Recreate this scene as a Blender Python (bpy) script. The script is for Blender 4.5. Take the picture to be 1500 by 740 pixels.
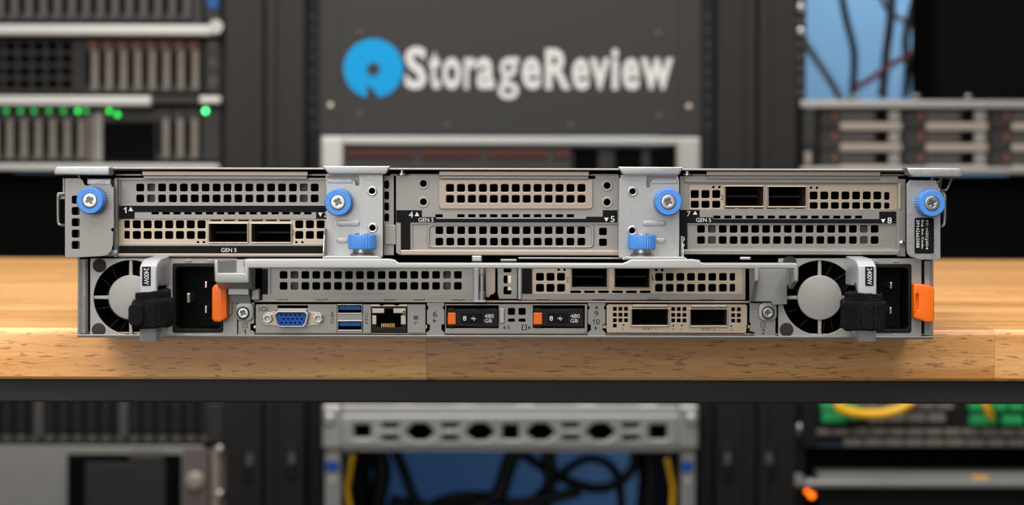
import bpy, bmesh, math, random
from mathutils import Vector, Matrix
from mathutils.geometry import delaunay_2d_cdt
random.seed(7)
PI = math.pi
for o in list(bpy.data.objects): bpy.data.objects.remove(o)
SC = bpy.context.scene
COL = SC.collection

# ------------------------------------------------------------------ camera
D = 0.95                      # lens to the server's rear face
MPP = 0.00035                 # metres per pixel on that face
F = D / MPP                   # focal length in pixels (1500 wide)
PX, PY = 750.0, 255.0         # principal point
ROLL = 0.0022
ZT = 0.90                     # bench top
ZC = ZT + (496 - PY) * MPP    # lens height
cam = bpy.data.cameras.new('camera')
cam.sensor_width = 36.0
cam.lens = F / 1500 * 36.0
cam.shift_y = -(370 - PY) / 1500
cam.dof.use_dof = True
cam.dof.focus_distance = D - 0.006
cam.dof.aperture_fstop = 8.5
cam.clip_start = 0.05
camo = bpy.data.objects.new('camera', cam); COL.objects.link(camo)
camo.matrix_world = Matrix.Translation((0, -D, ZC)) @ Matrix.Rotation(PI/2, 4, 'X') @ Matrix.Rotation(ROLL, 4, 'Z')
SC.camera = camo

# ------------------------------------------------------------------ world, lights, exposure
w = bpy.data.worlds.new('world'); SC.world = w; w.use_nodes = True
w.node_tree.nodes['Background'].inputs[0].default_value = (0.86, 0.84, 0.81, 1)
w.node_tree.nodes['Background'].inputs[1].default_value = 0.16
def area(name, loc, target, sx, sy, power, color=(1, 1, 1)):
    l = bpy.data.lights.new(name, 'AREA'); l.shape = 'RECTANGLE'; l.size = sx; l.size_y = sy
    l.energy = power; l.color = color
    o = bpy.data.objects.new(name, l); COL.objects.link(o); o.location = loc
    o.rotation_euler = (Vector(target) - Vector(loc)).to_track_quat('-Z', 'Y').to_euler()
    return o
area('ceiling_softbox', (-0.25, -0.85, 2.3), (0, 0.15, 0.9), 2.2, 1.4, 37, (1, 0.965, 0.92))
area('ceiling_panel', (0, 0.75, 2.9), (0, 0.75, 0), 2.4, 0.6, 34, (1, 0.97, 0.93))
area('front_fill', (-0.9, -3.2, 1.6), (0, 0, 1.0), 2.4, 1.6, 24, (1, 0.97, 0.94))  # unseen fill added in front to brighten the server and bench edge
al = area('aisle_lamp', (0.95, 2.75, 2.35), (0.9, 3.3, 1.35), 1.0, 0.3, 4.6, (0.92, 0.95, 1)); al.data.spread = math.radians(48)
area('blue_wall_fill', (0.0, 2.95, 0.05), (0.0, 3.3, 0.6), 1.6, 0.15, 0.55, (0.0, 0.32, 1.0))  # unseen blue fill, added to deepen the colour of the lower wall
SC.view_settings.view_transform = 'Standard'
SC.view_settings.look = 'None'
SC.view_settings.exposure = 0.45
SC.view_settings.gamma = 1.0
SC.view_settings.use_curve_mapping = False

# ------------------------------------------------------------------ helpers
WL = {}                       # world location of every object by name
def at(px, py, Y=0.0):
    """the point at distance Y behind the server's rear face that is seen at (px, py)"""
    u, v = px - PX, py - PY
    u, v = u + v * ROLL, v - u * ROLL
    k = (D + Y) / F
    return Vector((u * k, Y, ZC - v * k))
def sc_at(Y): return (D + Y) / F

def empty(name, loc, parent=None):
    o = bpy.data.objects.new(name, None); COL.objects.link(o)
    o.empty_display_size = 0.02
    loc = Vector(loc); WL[o.name] = loc.copy()
    if parent: o.parent = parent; o.location = loc - WL[parent.name]
    else: o.location = loc
    return o
def tag(o, label, cat=None, group=None, kind=None):
    if label: o['label'] = label
    if cat: o['category'] = cat
    if group: o['group'] = group
    if kind: o['kind'] = kind
    return o
def thing(name, label, cat, loc, group=None): return tag(empty(name, loc), label, cat, group)

def add(name, me, mat, parent=None, smooth=False, base=False):
    """link a mesh given in world coordinates as one object"""
    co = [v.co for v in me.vertices]
    lo = Vector((min(c.x for c in co), min(c.y for c in co), min(c.z for c in co)))
    hi = Vector((max(c.x for c in co), max(c.y for c in co), max(c.z for c in co)))
    c = (lo + hi) / 2
    if base: c.z = lo.z
    me.transform(Matrix.Translation(-c))
    o = bpy.data.objects.new(name, me); COL.objects.link(o)
    me.materials.clear()
    for m in (mat if isinstance(mat, (list, tuple)) else [mat]): me.materials.append(m)
    me.polygons.foreach_set('use_smooth', [smooth] * len(me.polygons))
    WL[o.name] = c.copy()
    if parent: o.parent = parent; o.location = c - WL[parent.name]
    else: o.location = c
    me.name = name
    return o
def dup(o, d, parent=None, keep=False):
    """copy one object and its children, moved by d in the world"""
    c = o.copy(); COL.objects.link(c)
    p = parent or o.parent
    WL[c.name] = WL[o.name] + Vector(d)
    if p: c.parent = p; c.location = WL[c.name] - WL[p.name]
    else: c.location = WL[c.name]
    for ch in list(o.children):
        k = ch.copy(); COL.objects.link(k); k.parent = c; WL[k.name] = WL[ch.name] + Vector(d)
        for g in list(ch.children):
            kk = g.copy(); COL.objects.link(kk); kk.parent = k; WL[kk.name] = WL[g.name] + Vector(d)
    return c

def bm_mesh(bm, name='m'):
    me = bpy.data.meshes.new(name); bm.to_mesh(me); bm.free(); return me
def bevel(bm, w, seg=2, edges=None):
    if w > 0: bmesh.ops.bevel(bm, geom=list(edges or bm.edges), offset=w, segments=seg, profile=0.5, affect='EDGES', clamp_overlap=True)
def cube(lo, hi, bv=0.0, seg=2):
    lo, hi = Vector(lo), Vector(hi)
    bm = bmesh.new()
    bmesh.ops.create_cube(bm, size=1, matrix=Matrix.Translation((lo + hi) / 2) @ Matrix.Diagonal((*(hi - lo), 1)))
    bevel(bm, bv, seg)
    return bm_mesh(bm)
def cuboid(name, lo, hi, mat, parent=None, bv=0.0, seg=2):
    return add(name, cube(lo, hi, bv, seg), mat, parent)
def box(name, x0, y0, x1, y1, yf, depth, mat, parent=None, bv=0.0002, seg=2):
    """a block whose front face (at yf) is seen between (x0,y0) and (x1,y1)"""
    a, b = at(x0, y1, yf), at(x1, y0, yf)
    m = at((x0 + x1) / 2, (y0 + y1) / 2, yf)
    hx, hz = abs(x1 - x0) / 2 * sc_at(yf), abs(y1 - y0) / 2 * sc_at(yf)
    return cuboid(name, (m.x - hx, yf, m.z - hz), (m.x + hx, yf + depth, m.z + hz), mat, parent, min(bv, hx * .9, hz * .9, depth * .45), seg)

def inset_loop(lp, d):
    """loop moved by d to its left"""
    n = len(lp); out = []
    for i in range(n):
        p0, p1, p2 = Vector(lp[i - 1]), Vector(lp[i]), Vector(lp[(i + 1) % n])
        e1, e2 = p1 - p0, p2 - p1
        n1 = Vector((-e1.y, e1.x)).normalized() if e1.length > 1e-12 else Vector((0, 0))
        n2 = Vector((-e2.y, e2.x)).normalized() if e2.length > 1e-12 else n1
        m = n1 + n2
        if m.length < 1e-6: m = n1
        m.normalize(); c = max(m.dot(n1), 0.5)
        q = p1 + m * (d / c); out.append((q.x, q.y))
    return out
def curve_mesh(loops, ext, bv=0.0, res=1):
    """solid of thickness 2*ext from an outline and its holes, edges rounded by bv"""
    L = []
    for k, lp in enumerate(loops):
        lp = [tuple(p[:2]) for p in lp]
        lp = [p for i, p in enumerate(lp) if (Vector(p) - Vector(lp[i - 1])).length > 1e-7]
        ar = sum(lp[i - 1][0] * p[1] - p[0] * lp[i - 1][1] for i, p in enumerate(lp))
        if (ar < 0) == (k == 0): lp = lp[::-1]
        L.append(lp)
    bv = max(min(bv, ext * .95), 0)
    stages = []                                    # (inset, height) from the front cap to the back cap
    if bv > 0:
        k = max(res, 1) + 1
        for i in range(k + 1):
            a = PI / 2 * i / k; stages.append((bv * (1 - math.sin(a)), ext - bv * (1 - math.cos(a))))
        stages += [(i, -h) for i, h in stages[::-1]]
    else: stages = [(0, ext), (0, -ext)]
    cap = [inset_loop(lp, stages[0][0]) if bv > 0 else lp for lp in L]
    vs, es, owner = [], [], []
    for li, lp in enumerate(cap):
        b0 = len(vs)
        vs += [Vector(p) for p in lp]; es += [(b0 + i, b0 + (i + 1) % len(lp)) for i in range(len(lp))]
    s_ = 1000.0
    r = delaunay_2d_cdt([v * s_ for v in vs], es, [], 0, 1e-5)
    cv = [Vector(v) / s_ for v in r[0]]
    flat = [(a, b) for lp in cap for a, b in zip(lp, lp[1:] + lp[:1])]
    def inside(x, y):
        c = False
        for (x1, y1), (x2, y2) in flat:
            if (y1 > y) != (y2 > y) and x < (x2 - x1) * (y - y1) / (y2 - y1) + x1: c = not c
        return c
    tris = []
    for f in r[2]:
        m = sum((cv[i] for i in f), Vector((0, 0))) / len(f)
        if inside(m.x, m.y): tris.append(f)
    bm = bmesh.new()
    for h, rev in ((ext, False), (-ext, True)):
        bv_ = [bm.verts.new((v.x, v.y, h)) for v in cv]
        for f in tris:
            q = [bv_[i] for i in f]
            try: bm.faces.new(q[::-1] if rev else q)
            except ValueError: pass
    for lp in L:
        rings = []
        for ins, h in stages:
            rings.append([bm.verts.new((p[0], p[1], h)) for p in (inset_loop(lp, ins) if ins > 0 else lp)])
        for A, B in zip(rings, rings[1:]):
            n = len(A)
            for i in range(n): bm.faces.new((A[i], B[i], B[(i + 1) % n], A[(i + 1) % n]))
    bmesh.ops.remove_doubles(bm, verts=bm.verts, dist=1e-6)
    loose = [v for v in bm.verts if not v.link_faces]
    if loose: bmesh.ops.delete(bm, geom=loose, context='VERTS')
    bmesh.ops.recalc_face_normals(bm, faces=bm.faces)
    return bm_mesh(bm)
def rr(x0, y0, x1, y1, r=0, n=3):
    if r <= 0: return [(x0, y0), (x1, y0), (x1, y1), (x0, y1)]
    r = min(r, (x1 - x0) / 2.01, (y1 - y0) / 2.01)
    out = []
    for cx, cy, a0 in ((x1 - r, y0 + r, -90), (x1 - r, y1 - r, 0), (x0 + r, y1 - r, 90), (x0 + r, y0 + r, 180)):
        for i in range(n + 1):
            a = math.radians(a0 + 90 * i / n); out.append((cx + r * math.cos(a), cy + r * math.sin(a)))
    return out
def circ(cx, cy, r, n=24, a0=0): return [(cx + r * math.cos(a0 + 2 * PI * i / n), cy + r * math.sin(a0 + 2 * PI * i / n)) for i in range(n)]
def grid(x0, y0, nx, px, ny, py, w, h=None, r=2.2):
    h = h or w
    return [rr(x0 + i * px, y0 + j * py, x0 + i * px + w, y0 + j * py + h, r, 2) for j in range(ny) for i in range(nx)]
def plate_mesh(loops, yf, t, bv=0.00012, res=1):
    L = []
    for lp in loops:
        q = [at(x, y, yf) for x, y in lp]; L.append([(p.x, p.z) for p in q])
    me = curve_mesh(L, t / 2, min(bv, t * .45), res)
    me.transform(Matrix(((1, 0, 0, 0), (0, 0, -1, yf + t / 2), (0, 1, 0, 0), (0, 0, 0, 1))))
    return me
def plate(name, outline, holes, yf, t, mat, parent=None, bv=0.00012, res=1):
    """sheet in the plane of the rear face with its front at yf: outline and holes in pixels"""
    return add(name, plate_mesh([outline] + list(holes), yf, t, bv, res), mat, parent)
def prism_x(name, prof, x0, x1, mat, parent=None, bv=0.0004, holes=(), res=2):
    """profile of (Y, Z) points extruded along X"""
    me = curve_mesh([list(prof)] + [list(h) for h in holes], (x1 - x0) / 2, bv, res)
    me.transform(Matrix(((0, 0, 1, (x0 + x1) / 2), (1, 0, 0, 0), (0, 1, 0, 0), (0, 0, 0, 1))))
    return add(name, me, mat, parent)
def prism_z(name, prof, z0, z1, mat, parent=None, bv=0.0004, res=2):
    """profile of (X, Y) points extruded along Z"""
    me = curve_mesh([list(prof)], (z1 - z0) / 2, bv, res)
    me.transform(Matrix.Translation((0, 0, (z0 + z1) / 2)))
    return add(name, me, mat, parent)
def lathe_mesh(prof, c, axis='-y', n=40, rib=None):
    """profile of (r, h, ribbed) rings along the axis from point c"""
    bm = bmesh.new(); rings = []
    for p in prof:
        r, h = p[0], p[1]; rb = len(p) > 2 and p[2]
        ring = []
        for i in range(n):
            a = 2 * PI * i / n
            q = r - (rib if rb and (i % 4 in (2, 3)) else 0)
            x, y = q * math.cos(a), q * math.sin(a)
            if axis == '-y': v = (c[0] + x, c[1] - h, c[2] + y)
            elif axis == 'z': v = (c[0] + x, c[1] + y, c[2] + h)
            else: v = (c[0] + h, c[1] + x, c[2] + y)
            ring.append(bm.verts.new(v))
        rings.append(ring)
    for a, b in zip(rings, rings[1:]):
        for i in range(n):
            j = (i + 1) % n
            try: bm.faces.new((a[i], a[j], b[j], b[i]))
            except ValueError: pass
    bm.faces.new(rings[0][::-1]); bm.faces.new(rings[-1])
    bmesh.ops.recalc_face_normals(bm, faces=bm.faces)
    return bm_mesh(bm)
def lathe(name, prof, c, mat, parent=None, axis='-y', n=40, rib=None, smooth=False):
    o = add(name, lathe_mesh(prof, c, axis, n, rib), mat, parent)
    if smooth: auto_smooth(o.data)
    return o
def auto_smooth(me, ang=0.6):
    me.polygons.foreach_set('use_smooth', [True] * len(me.polygons))
    bm = bmesh.new(); bm.from_mesh(me)
    for e in bm.edges:
        if len(e.link_faces) == 2 and e.calc_face_angle(0) > ang: e.smooth = False
    bm.to_mesh(me); bm.free()
def tube(name, pts, r, mat, parent=None, n=10, closed=False, sub=6):
    P = [Vector(p) for p in pts]
    if sub > 1 and len(P) > 2:
        Q = []
        for i in range(len(P) - 1):
            p0, p1, p2, p3 = P[max(i - 1, 0)], P[i], P[i + 1], P[min(i + 2, len(P) - 1)]
            for k in range(sub):
                t = k / sub
                Q.append(0.5 * ((2 * p1) + (p2 - p0) * t + (2 * p0 - 5 * p1 + 4 * p2 - p3) * t * t + (3 * p1 - p0 - 3 * p2 + p3) * t ** 3))
        P = Q + [P[-1]]
    bm = bmesh.new(); rings = []; up = None
    for i, p in enumerate(P):
        d = (P[min(i + 1, len(P) - 1)] - P[max(i - 1, 0)]).normalized()
        if up is None: up = d.orthogonal().normalized()
        up = (up - d * up.dot(d)).normalized(); s = d.cross(up)
        rings.append([bm.verts.new(p + r * (math.cos(2 * PI * k / n) * up + math.sin(2 * PI * k / n) * s)) for k in range(n)])
    for a, b in zip(rings, rings[1:]):
        for k in range(n): bm.faces.new((a[k], a[(k + 1) % n], b[(k + 1) % n], b[k]))
    bm.faces.new(rings[0][::-1]); bm.faces.new(rings[-1])
    bmesh.ops.recalc_face_normals(bm, faces=bm.faces)
    o = add(name, bm_mesh(bm), mat, parent, True)
    return o
def join_mesh(meshes):
    bm = bmesh.new()
    for m in meshes: bm.from_mesh(m); bpy.data.meshes.remove(m)
    return bm_mesh(bm)
def digit_one(x0, y0, x1, y1, yf, m, parent, rot=0, t=0.00008):
    g = [(.42, 1), (.42, .82), (.0, .66), (.0, .52), (.42, .62), (.42, 0), (.9, 0), (.9, 1)]
    g = [(.56, 1), (.36, .84), (.0, .72), (.0, .56), (.50, .68), (.50, 0), (.86, 0), (.86, 1)]
    if rot == -90: q = [(x0 + v * (x1 - x0), y0 + u * (y1 - y0)) for u, v in g]
    elif rot == 180: q = [(x1 - u * (x1 - x0), y0 + v * (y1 - y0)) for u, v in g]
    else: q = [(x0 + u * (x1 - x0), y1 - v * (y1 - y0)) for u, v in g]
    return plate('printed_text', q, [], yf - t, t * 1.5, m, parent, 0)
def text(s, x0, y0, x1, y1, yf, mat, parent, rot=0, bold=0.0, name='printed_text', t=0.00008, spacing=1.0):
    """flat lettering filling the box (x0,y0)-(x1,y1) on a surface at yf"""
    cu = bpy.data.curves.new('t', 'FONT'); cu.body = s; cu.size = 1; cu.offset = bold; cu.resolution_u = 3
    cu.space_character = spacing; cu.space_line = 0.95
    o = bpy.data.objects.new('t', cu); me = bpy.data.meshes.new_from_object(o)
    bpy.data.objects.remove(o); bpy.data.curves.remove(cu)
    if rot: me.transform(Matrix.Rotation(math.radians(rot), 4, 'Z'))
    xs = [v.co.x for v in me.vertices]; ys = [v.co.y for v in me.vertices]
    ax, bx, ay, by = min(xs), max(xs), min(ys), max(ys)
    for v in me.vertices:
        fx = (v.co.x - ax) / (bx - ax); fy = (v.co.y - ay) / (by - ay)
        v.co = at(x0 + fx * (x1 - x0), y1 + fy * (y0 - y1), yf - t)
    # give it a little body so that it is a printed layer rather than loose faces
    bm = bmesh.new(); bm.from_mesh(me); bpy.data.meshes.remove(me)
    r = bmesh.ops.extrude_face_region(bm, geom=list(bm.faces))
    for v in [g for g in r['geom'] if isinstance(g, bmesh.types.BMVert)]: v.co.y += t * 1.5
    bmesh.ops.recalc_face_normals(bm, faces=bm.faces)
    return add(name, bm_mesh(bm), mat, parent)
def poly(name, pts, yf, mat, parent, t=0.00012): return plate(name, pts, [], yf - t, t * 1.5, mat, parent, 0)
def tri(x0, y0, x1, y1, d):
    if d == 'u': return [((x0 + x1) / 2, y0), (x1, y1), (x0, y1)]
    if d == 'd': return [(x0, y0), (x1, y0), ((x0 + x1) / 2, y1)]
    if d == 'r': return [(x0, y0), (x1, (y0 + y1) / 2), (x0, y1)]
    return [(x1, y0), (x1, y1), (x0, (y0 + y1) / 2)]

# ------------------------------------------------------------------ materials
def srgb(r, g, b):
    f = lambda c: (c / 255 / 12.92) if c / 255 <= 0.04045 else ((c / 255 + 0.055) / 1.055) ** 2.4
    return (f(r), f(g), f(b), 1)
def mat(name, col, rough=0.5, metal=0.0, var=0.0, scale=400, bump=0.0, emit=None, es=0, trans=0.0, sss=0.0, coat=0.0, spec=0.5, stretch=(1, 1, 1), rvar=0.0):
    m = bpy.data.materials.new(name); m.use_nodes = True; nt = m.node_tree; b = nt.nodes['Principled BSDF']
    b.inputs['Base Color'].default_value = col if len(col) == 4 else (*col, 1)
    b.inputs['Roughness'].default_value = rough; b.inputs['Metallic'].default_value = metal
    b.inputs['Specular IOR Level'].default_value = spec
    if trans: b.inputs['Transmission Weight'].default_value = trans
    if coat: b.inputs['Coat Weight'].default_value = coat
    if sss: b.inputs['Subsurface Weight'].default_value = sss; b.inputs['Subsurface Scale'].default_value = 0.004
    if emit: b.inputs['Emission Color'].default_value = emit; b.inputs['Emission Strength'].default_value = es
    if var or bump or rvar:
        tc = nt.nodes.new('ShaderNodeTexCoord'); mp = nt.nodes.new('ShaderNodeMapping'); mp.inputs['Scale'].default_value = stretch
        nt.links.new(tc.outputs['Object'], mp.inputs['Vector'])
        nz = nt.nodes.new('ShaderNodeTexNoise'); nz.inputs['Scale'].default_value = scale; nz.inputs['Detail'].default_value = 5
        nt.links.new(mp.outputs['Vector'], nz.inputs['Vector'])
        if var:
            mr = nt.nodes.new('ShaderNodeMapRange'); mr.inputs['From Min'].default_value = 0.3; mr.inputs['From Max'].default_value = 0.7
            mr.inputs['To Min'].default_value = 1 - var; mr.inputs['To Max'].default_value = 1 + var
            nt.links.new(nz.outputs['Fac'], mr.inputs['Value'])
            mx = nt.nodes.new('ShaderNodeVectorMath'); mx.operation = 'SCALE'; mx.inputs[0].default_value = col[:3]
            nt.links.new(mr.outputs['Result'], mx.inputs['Scale']); nt.links.new(mx.outputs['Vector'], b.inputs['Base Color'])
        if rvar:
            m2 = nt.nodes.new('ShaderNodeMapRange'); m2.inputs['From Min'].default_value = 0.3; m2.inputs['From Max'].default_value = 0.7
            m2.inputs['To Min'].default_value = max(rough - rvar, 0.05); m2.inputs['To Max'].default_value = rough + rvar
            nt.links.new(nz.outputs['Fac'], m2.inputs['Value']); nt.links.new(m2.outputs['Result'], b.inputs['Roughness'])
        if bump:
            bp = nt.nodes.new('ShaderNodeBump'); bp.inputs['Strength'].default_value = bump; bp.inputs['Distance'].default_value = 0.0005
            nt.links.new(nz.outputs['Fac'], bp.inputs['Height']); nt.links.new(bp.outputs['Normal'], b.inputs['Normal'])
    return m
STEEL = mat('galvanised_steel', (0.325, 0.31, 0.292), 0.46, 0.75, 0.07, 900, rvar=0.06)
BRIGHT = mat('bright_zinc', (0.44, 0.445, 0.445), 0.42, 0.8, 0.05, 500, rvar=0.08)
CHAMP = mat('nickel_bracket', (0.52, 0.425, 0.335), 0.42, 0.75, 0.04, 700)
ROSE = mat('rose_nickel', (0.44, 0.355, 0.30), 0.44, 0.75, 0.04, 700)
WARM = mat('warm_tinted_steel', (0.42, 0.345, 0.295), 0.45, 0.75, 0.04, 700)  # on the lid flanges the tint stands in for a warm reflection
DIECAST = mat('cast_aluminium', (0.41, 0.415, 0.405), 0.42, 0.6, 0.03, 1500)
PSUMET = mat('psu_sheet', (0.385, 0.37, 0.352), 0.5, 0.55, 0.05, 1500)
CHROME = mat('nickel_screw', (0.56, 0.55, 0.53), 0.30, 1.0)
NICKEL = mat('cage_nickel', (0.50, 0.43, 0.35), 0.3, 0.9, 0.05, 800)
BLUE = mat('touch_blue_plastic', srgb(74, 138, 218), 0.42, 0, 0.02, 600)
ORANGE = mat('orange_plastic', srgb(242, 108, 4), 0.4, 0, 0.02, 600)
BLACK = mat('black_plastic', (0.006, 0.006, 0.006), 0.45, 0, 0.1, 900, spec=0.25)
TUB = mat('black_bakelite', (0.004, 0.0035, 0.0035), 0.55, spec=0.15)
TABG = mat('tab_grey', (0.10, 0.10, 0.098), 0.6, 0.3)
RECESS = mat('recess_steel', (0.16, 0.17, 0.18), 0.35, 0.8)
VOID = mat('void_black', (0.003, 0.003, 0.003), 0.9, 0, spec=0.05)  # near-black; also stands in for unlit hollows behind openings
LABEL = mat('black_label', (0.006, 0.006, 0.0065), 0.6, 0, 0.1, 1500, spec=0.12)
RUBBER = mat('rubber_foot', (0.022, 0.020, 0.019), 0.75, 0, 0.2, 900, 0.3)
WHITE = mat('white_print', (0.75, 0.75, 0.74), 0.6)
INK = mat('black_print', (0.02, 0.02, 0.02), 0.6)
VGA = mat('vga_blue', srgb(8, 76, 158), 0.4, spec=0.3)
USB = mat('usb_blue', srgb(4, 78, 145), 0.35, spec=0.3)
GREENLED = mat('green_led', srgb(40, 140, 50), 0.3)
GOLD = mat('gold_contact', (0.75, 0.5, 0.2), 0.3, 1.0)
COPPER = mat('copper_pin', (0.85, 0.72, 0.60), 0.3, 1.0)
CLEAR = mat('frosted_plastic', (0.60, 0.61, 0.66), 0.30, 0, trans=0.35, spec=0.5)
VELCRO = mat('velcro_black', (0.009, 0.009, 0.0095), 0.95, 0, 0.5, 900, 0.6, spec=0.1)
FUZZ = mat('velcro_fibre', (0.035, 0.035, 0.037), 0.8, spec=0.3)
RACK = mat('rack_charcoal', (0.0105, 0.0098, 0.0094), 0.5, 0, 0.12, 300, 0.1, spec=0.3)
RACKDARK = mat('rack_black', (0.004, 0.004, 0.004), 0.6, spec=0.3)
PANEL = mat('panel_charcoal', (0.0145, 0.014, 0.0138), 0.6, 0, 0.08, 200)
SILVER = mat('server_silver', (0.40, 0.40, 0.385), 0.4, 0.7, 0.03, 200)
TAN = mat('carrier_taupe', (0.17, 0.15, 0.13), 0.55, 0.2, 0.1, 200)
TANBRIGHT = mat('carrier_handle', (0.33, 0.285, 0.245), 0.5, 0.3)
DGREY = mat('carrier_dark', (0.016, 0.015, 0.014), 0.6, 0, 0.2, 150)
MGREY = mat('carrier_grey', (0.06, 0.057, 0.055), 0.6, 0, 0.2, 150)
RED = mat('latch_rust', (0.13, 0.04, 0.025), 0.6)
PALE = mat('pale_cover', (0.25, 0.247, 0.232), 0.5, 0.2, 0.05, 60)
MAUVE = mat('mauve_plate', (0.14, 0.11, 0.105), 0.5, 0.2, 0.05, 60)
SCREEN = mat('screen_glass', (0.020, 0.020, 0.026), 0.25)
SKY = mat('logo_blue', srgb(0, 150, 214), 0.6, spec=0.2)
SIGNW = mat('logo_white', (0.62, 0.62, 0.62), 0.5)
LEDG = mat('led_green_glow', (0.05, 0.6, 0.15), 0.4, emit=srgb(30, 190, 70), es=2.6)
LEDG2 = mat('led_green_bright', (0.1, 0.7, 0.3), 0.4, emit=srgb(70, 235, 120), es=5)
LEDGD = mat('led_green_dim', (0.05, 0.4, 0.12), 0.4, emit=srgb(20, 140, 55), es=1.6)
LEDO = mat('led_orange_glow', (0.8, 0.2, 0.02), 0.4, emit=srgb(255, 110, 15), es=2)
CABLEK = mat('cable_black', (0.006, 0.006, 0.007), 0.5)
CABLER = mat('cable_maroon', (0.10, 0.015, 0.02), 0.5)
CABLEG = mat('cable_grey', (0.12, 0.13, 0.16), 0.5)
CABLEY = mat('cable_yellow', srgb(245, 185, 20), 0.45)
PCBG = mat('connector_green', srgb(25, 150, 80), 0.5, 0, 0.3, 200)
FLOOR = mat('floor_concrete', (0.10, 0.10, 0.10), 0.6, 0, 0.2, 6)
WALLB = mat('wall_paint', (0.10, 0.21, 0.33), 0.8, 0, 0.05, 3)
FRAMEK = mat('bench_steel', (0.012, 0.011, 0.010), 0.55, 0, 0.2, 300, 0.1)

def wood():
    m = bpy.data.materials.new('rubberwood'); m.use_nodes = True; nt = m.node_tree; N = nt.nodes; L = nt.links
    b = N['Principled BSDF']; b.inputs['Roughness'].default_value = 0.3; b.inputs['Specular IOR Level'].default_value = 0.5
    tc = N.new('ShaderNodeTexCoord'); oi = N.new('ShaderNodeObjectInfo')
    off = N.new('ShaderNodeVectorMath'); off.operation = 'SCALE'; off.inputs[0].default_value = (3.1, 5.7, 2.3); L.new(oi.outputs['Random'], off.inputs['Scale'])
    ad = N.new('ShaderNodeVectorMath'); L.new(tc.outputs['Object'], ad.inputs[0]); L.new(off.outputs['Vector'], ad.inputs[1])
    def noise(sc, st, det, dist=0.0):
        mp = N.new('ShaderNodeMapping'); mp.inputs['Scale'].default_value = st; L.new(ad.outputs['Vector'], mp.inputs['Vector'])
        n = N.new('ShaderNodeTexNoise'); n.inputs['Scale'].default_value = sc; n.inputs['Detail'].default_value = det; n.inputs['Distortion'].default_value = dist
        L.new(mp.outputs['Vector'], n.inputs['Vector']); return n
    def ramp(src, p):
        r = N.new('ShaderNodeValToRGB'); e = r.color_ramp.elements
        e[0].position, e[0].color = p[0]; e[1].position, e[1].color = p[-1]
        for q in p[1:-1]:
            k = e.new(q[0]); k.color = q[1]
        L.new(src, r.inputs['Fac']); return r
    g = noise(70, (0.05, 1, 1), 6, 0.8)
    base = ramp(g.outputs['Fac'], [(0.28, srgb(206, 138, 74)), (0.5, srgb(236, 174, 106)), (0.74, srgb(248, 198, 134))])
    fl = noise(760, (0.14, 1, 1), 2, 0.2)
    flm = ramp(fl.outputs['Fac'], [(0.60, (0, 0, 0, 1)), (0.67, (1, 1, 1, 1))])
    fl2 = noise(1500, (0.05, 1, 1), 3)
    flm2 = ramp(fl2.outputs['Fac'], [(0.45, (0, 0, 0, 1)), (0.75, (0.35, 0.35, 0.35, 1))])
    def mix(a, bcol, f):
        x = N.new('ShaderNodeMix'); x.data_type = 'RGBA'; L.new(f, x.inputs['Factor']); L.new(a, x.inputs['A']); x.inputs['B'].default_value = bcol; return x.outputs['Result']
    c = mix(base.outputs['Color'], srgb(150, 92, 46), flm2.outputs['Color'])
    fm = N.new('ShaderNodeMath'); fm.operation = 'MULTIPLY'; fm.inputs[1].default_value = 0.62; L.new(flm.outputs['Color'], fm.inputs[0])
    c = mix(c, srgb(112, 66, 34), fm.outputs['Value'])
    hs = N.new('ShaderNodeHueSaturation'); L.new(c, hs.inputs['Color'])
    mr = N.new('ShaderNodeMapRange'); mr.inputs['To Min'].default_value = 0.84; mr.inputs['To Max'].default_value = 1.1; L.new(oi.outputs['Random'], mr.inputs['Value'])
    L.new(mr.outputs['Result'], hs.inputs['Value'])
    L.new(hs.outputs['Color'], b.inputs['Base Color'])
    bp = N.new('ShaderNodeBump'); bp.inputs['Strength'].default_value = 0.08; bp.inputs['Distance'].default_value = 0.0003; L.new(fl.outputs['Fac'], bp.inputs['Height']); L.new(bp.outputs['Normal'], b.inputs['Normal'])
    return m
WOOD = wood()

# ------------------------------------------------------------------ setting
tag(cuboid('floor', (-3.5, -3.6, -0.05), (3.5, 3.3, 0.0), FLOOR), 'dark concrete floor of the lab', kind='structure')
tag(cuboid('wall_back', (-3.5, 3.3, -0.05), (3.5, 3.4, 3.0), WALLB), 'blue grey painted wall behind the racks', kind='structure')

# ------------------------------------------------------------------ workbench
YF, YB = 0.0586, 0.89          # front and back edge of the bench top
THK = 0.0279
bench = thing('workbench', 'butcher block workbench top on a black steel frame under the silver server', 'workbench', (0, 0.45, 0))
def front_x(px): return at(px, 520, YF).x
row_w = (YB - YF) / 19
for r in range(19):
    y0 = YF + r * row_w; y1 = y0 + row_w - 0.00015
    if r == 0: cuts = [-0.95, -0.62, front_x(-560), front_x(625), front_x(1457), 0.58, 0.95]
    else:
        cuts = [-0.95]
        x = -0.95 + random.uniform(0.15, 0.45)
        while x < 0.85: cuts.append(x); x += random.uniform(0.28, 0.5)
        cuts.append(0.95)
    for a, b_ in zip(cuts, cuts[1:]):
        if r == 0:
            R_ = 0.0042
            prof = [(y0, ZT - THK + 0.0015), (y0 + 0.0015, ZT - THK), (y1, ZT - THK), (y1, ZT)] + [(y0 + R_ - R_ * math.sin(t), ZT - R_ + R_ * math.cos(t)) for t in [PI / 2 * i / 8 for i in range(9)]]
            st = prism_x('stave', prof, a, b_ - 0.00012, WOOD, bench, 0)
            auto_smooth(st.data)
        else: cuboid('stave', (a, y0, ZT - THK), (b_ - 0.00012, y1, ZT), WOOD, bench, 0)
zr0, zr1 = at(750, 590, 0.07).z, ZT - THK
cuboid('apron_rail', (-0.92, 0.068, zr0), (0.92, 0.108, zr1), FRAMEK, bench, 0.001)
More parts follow.
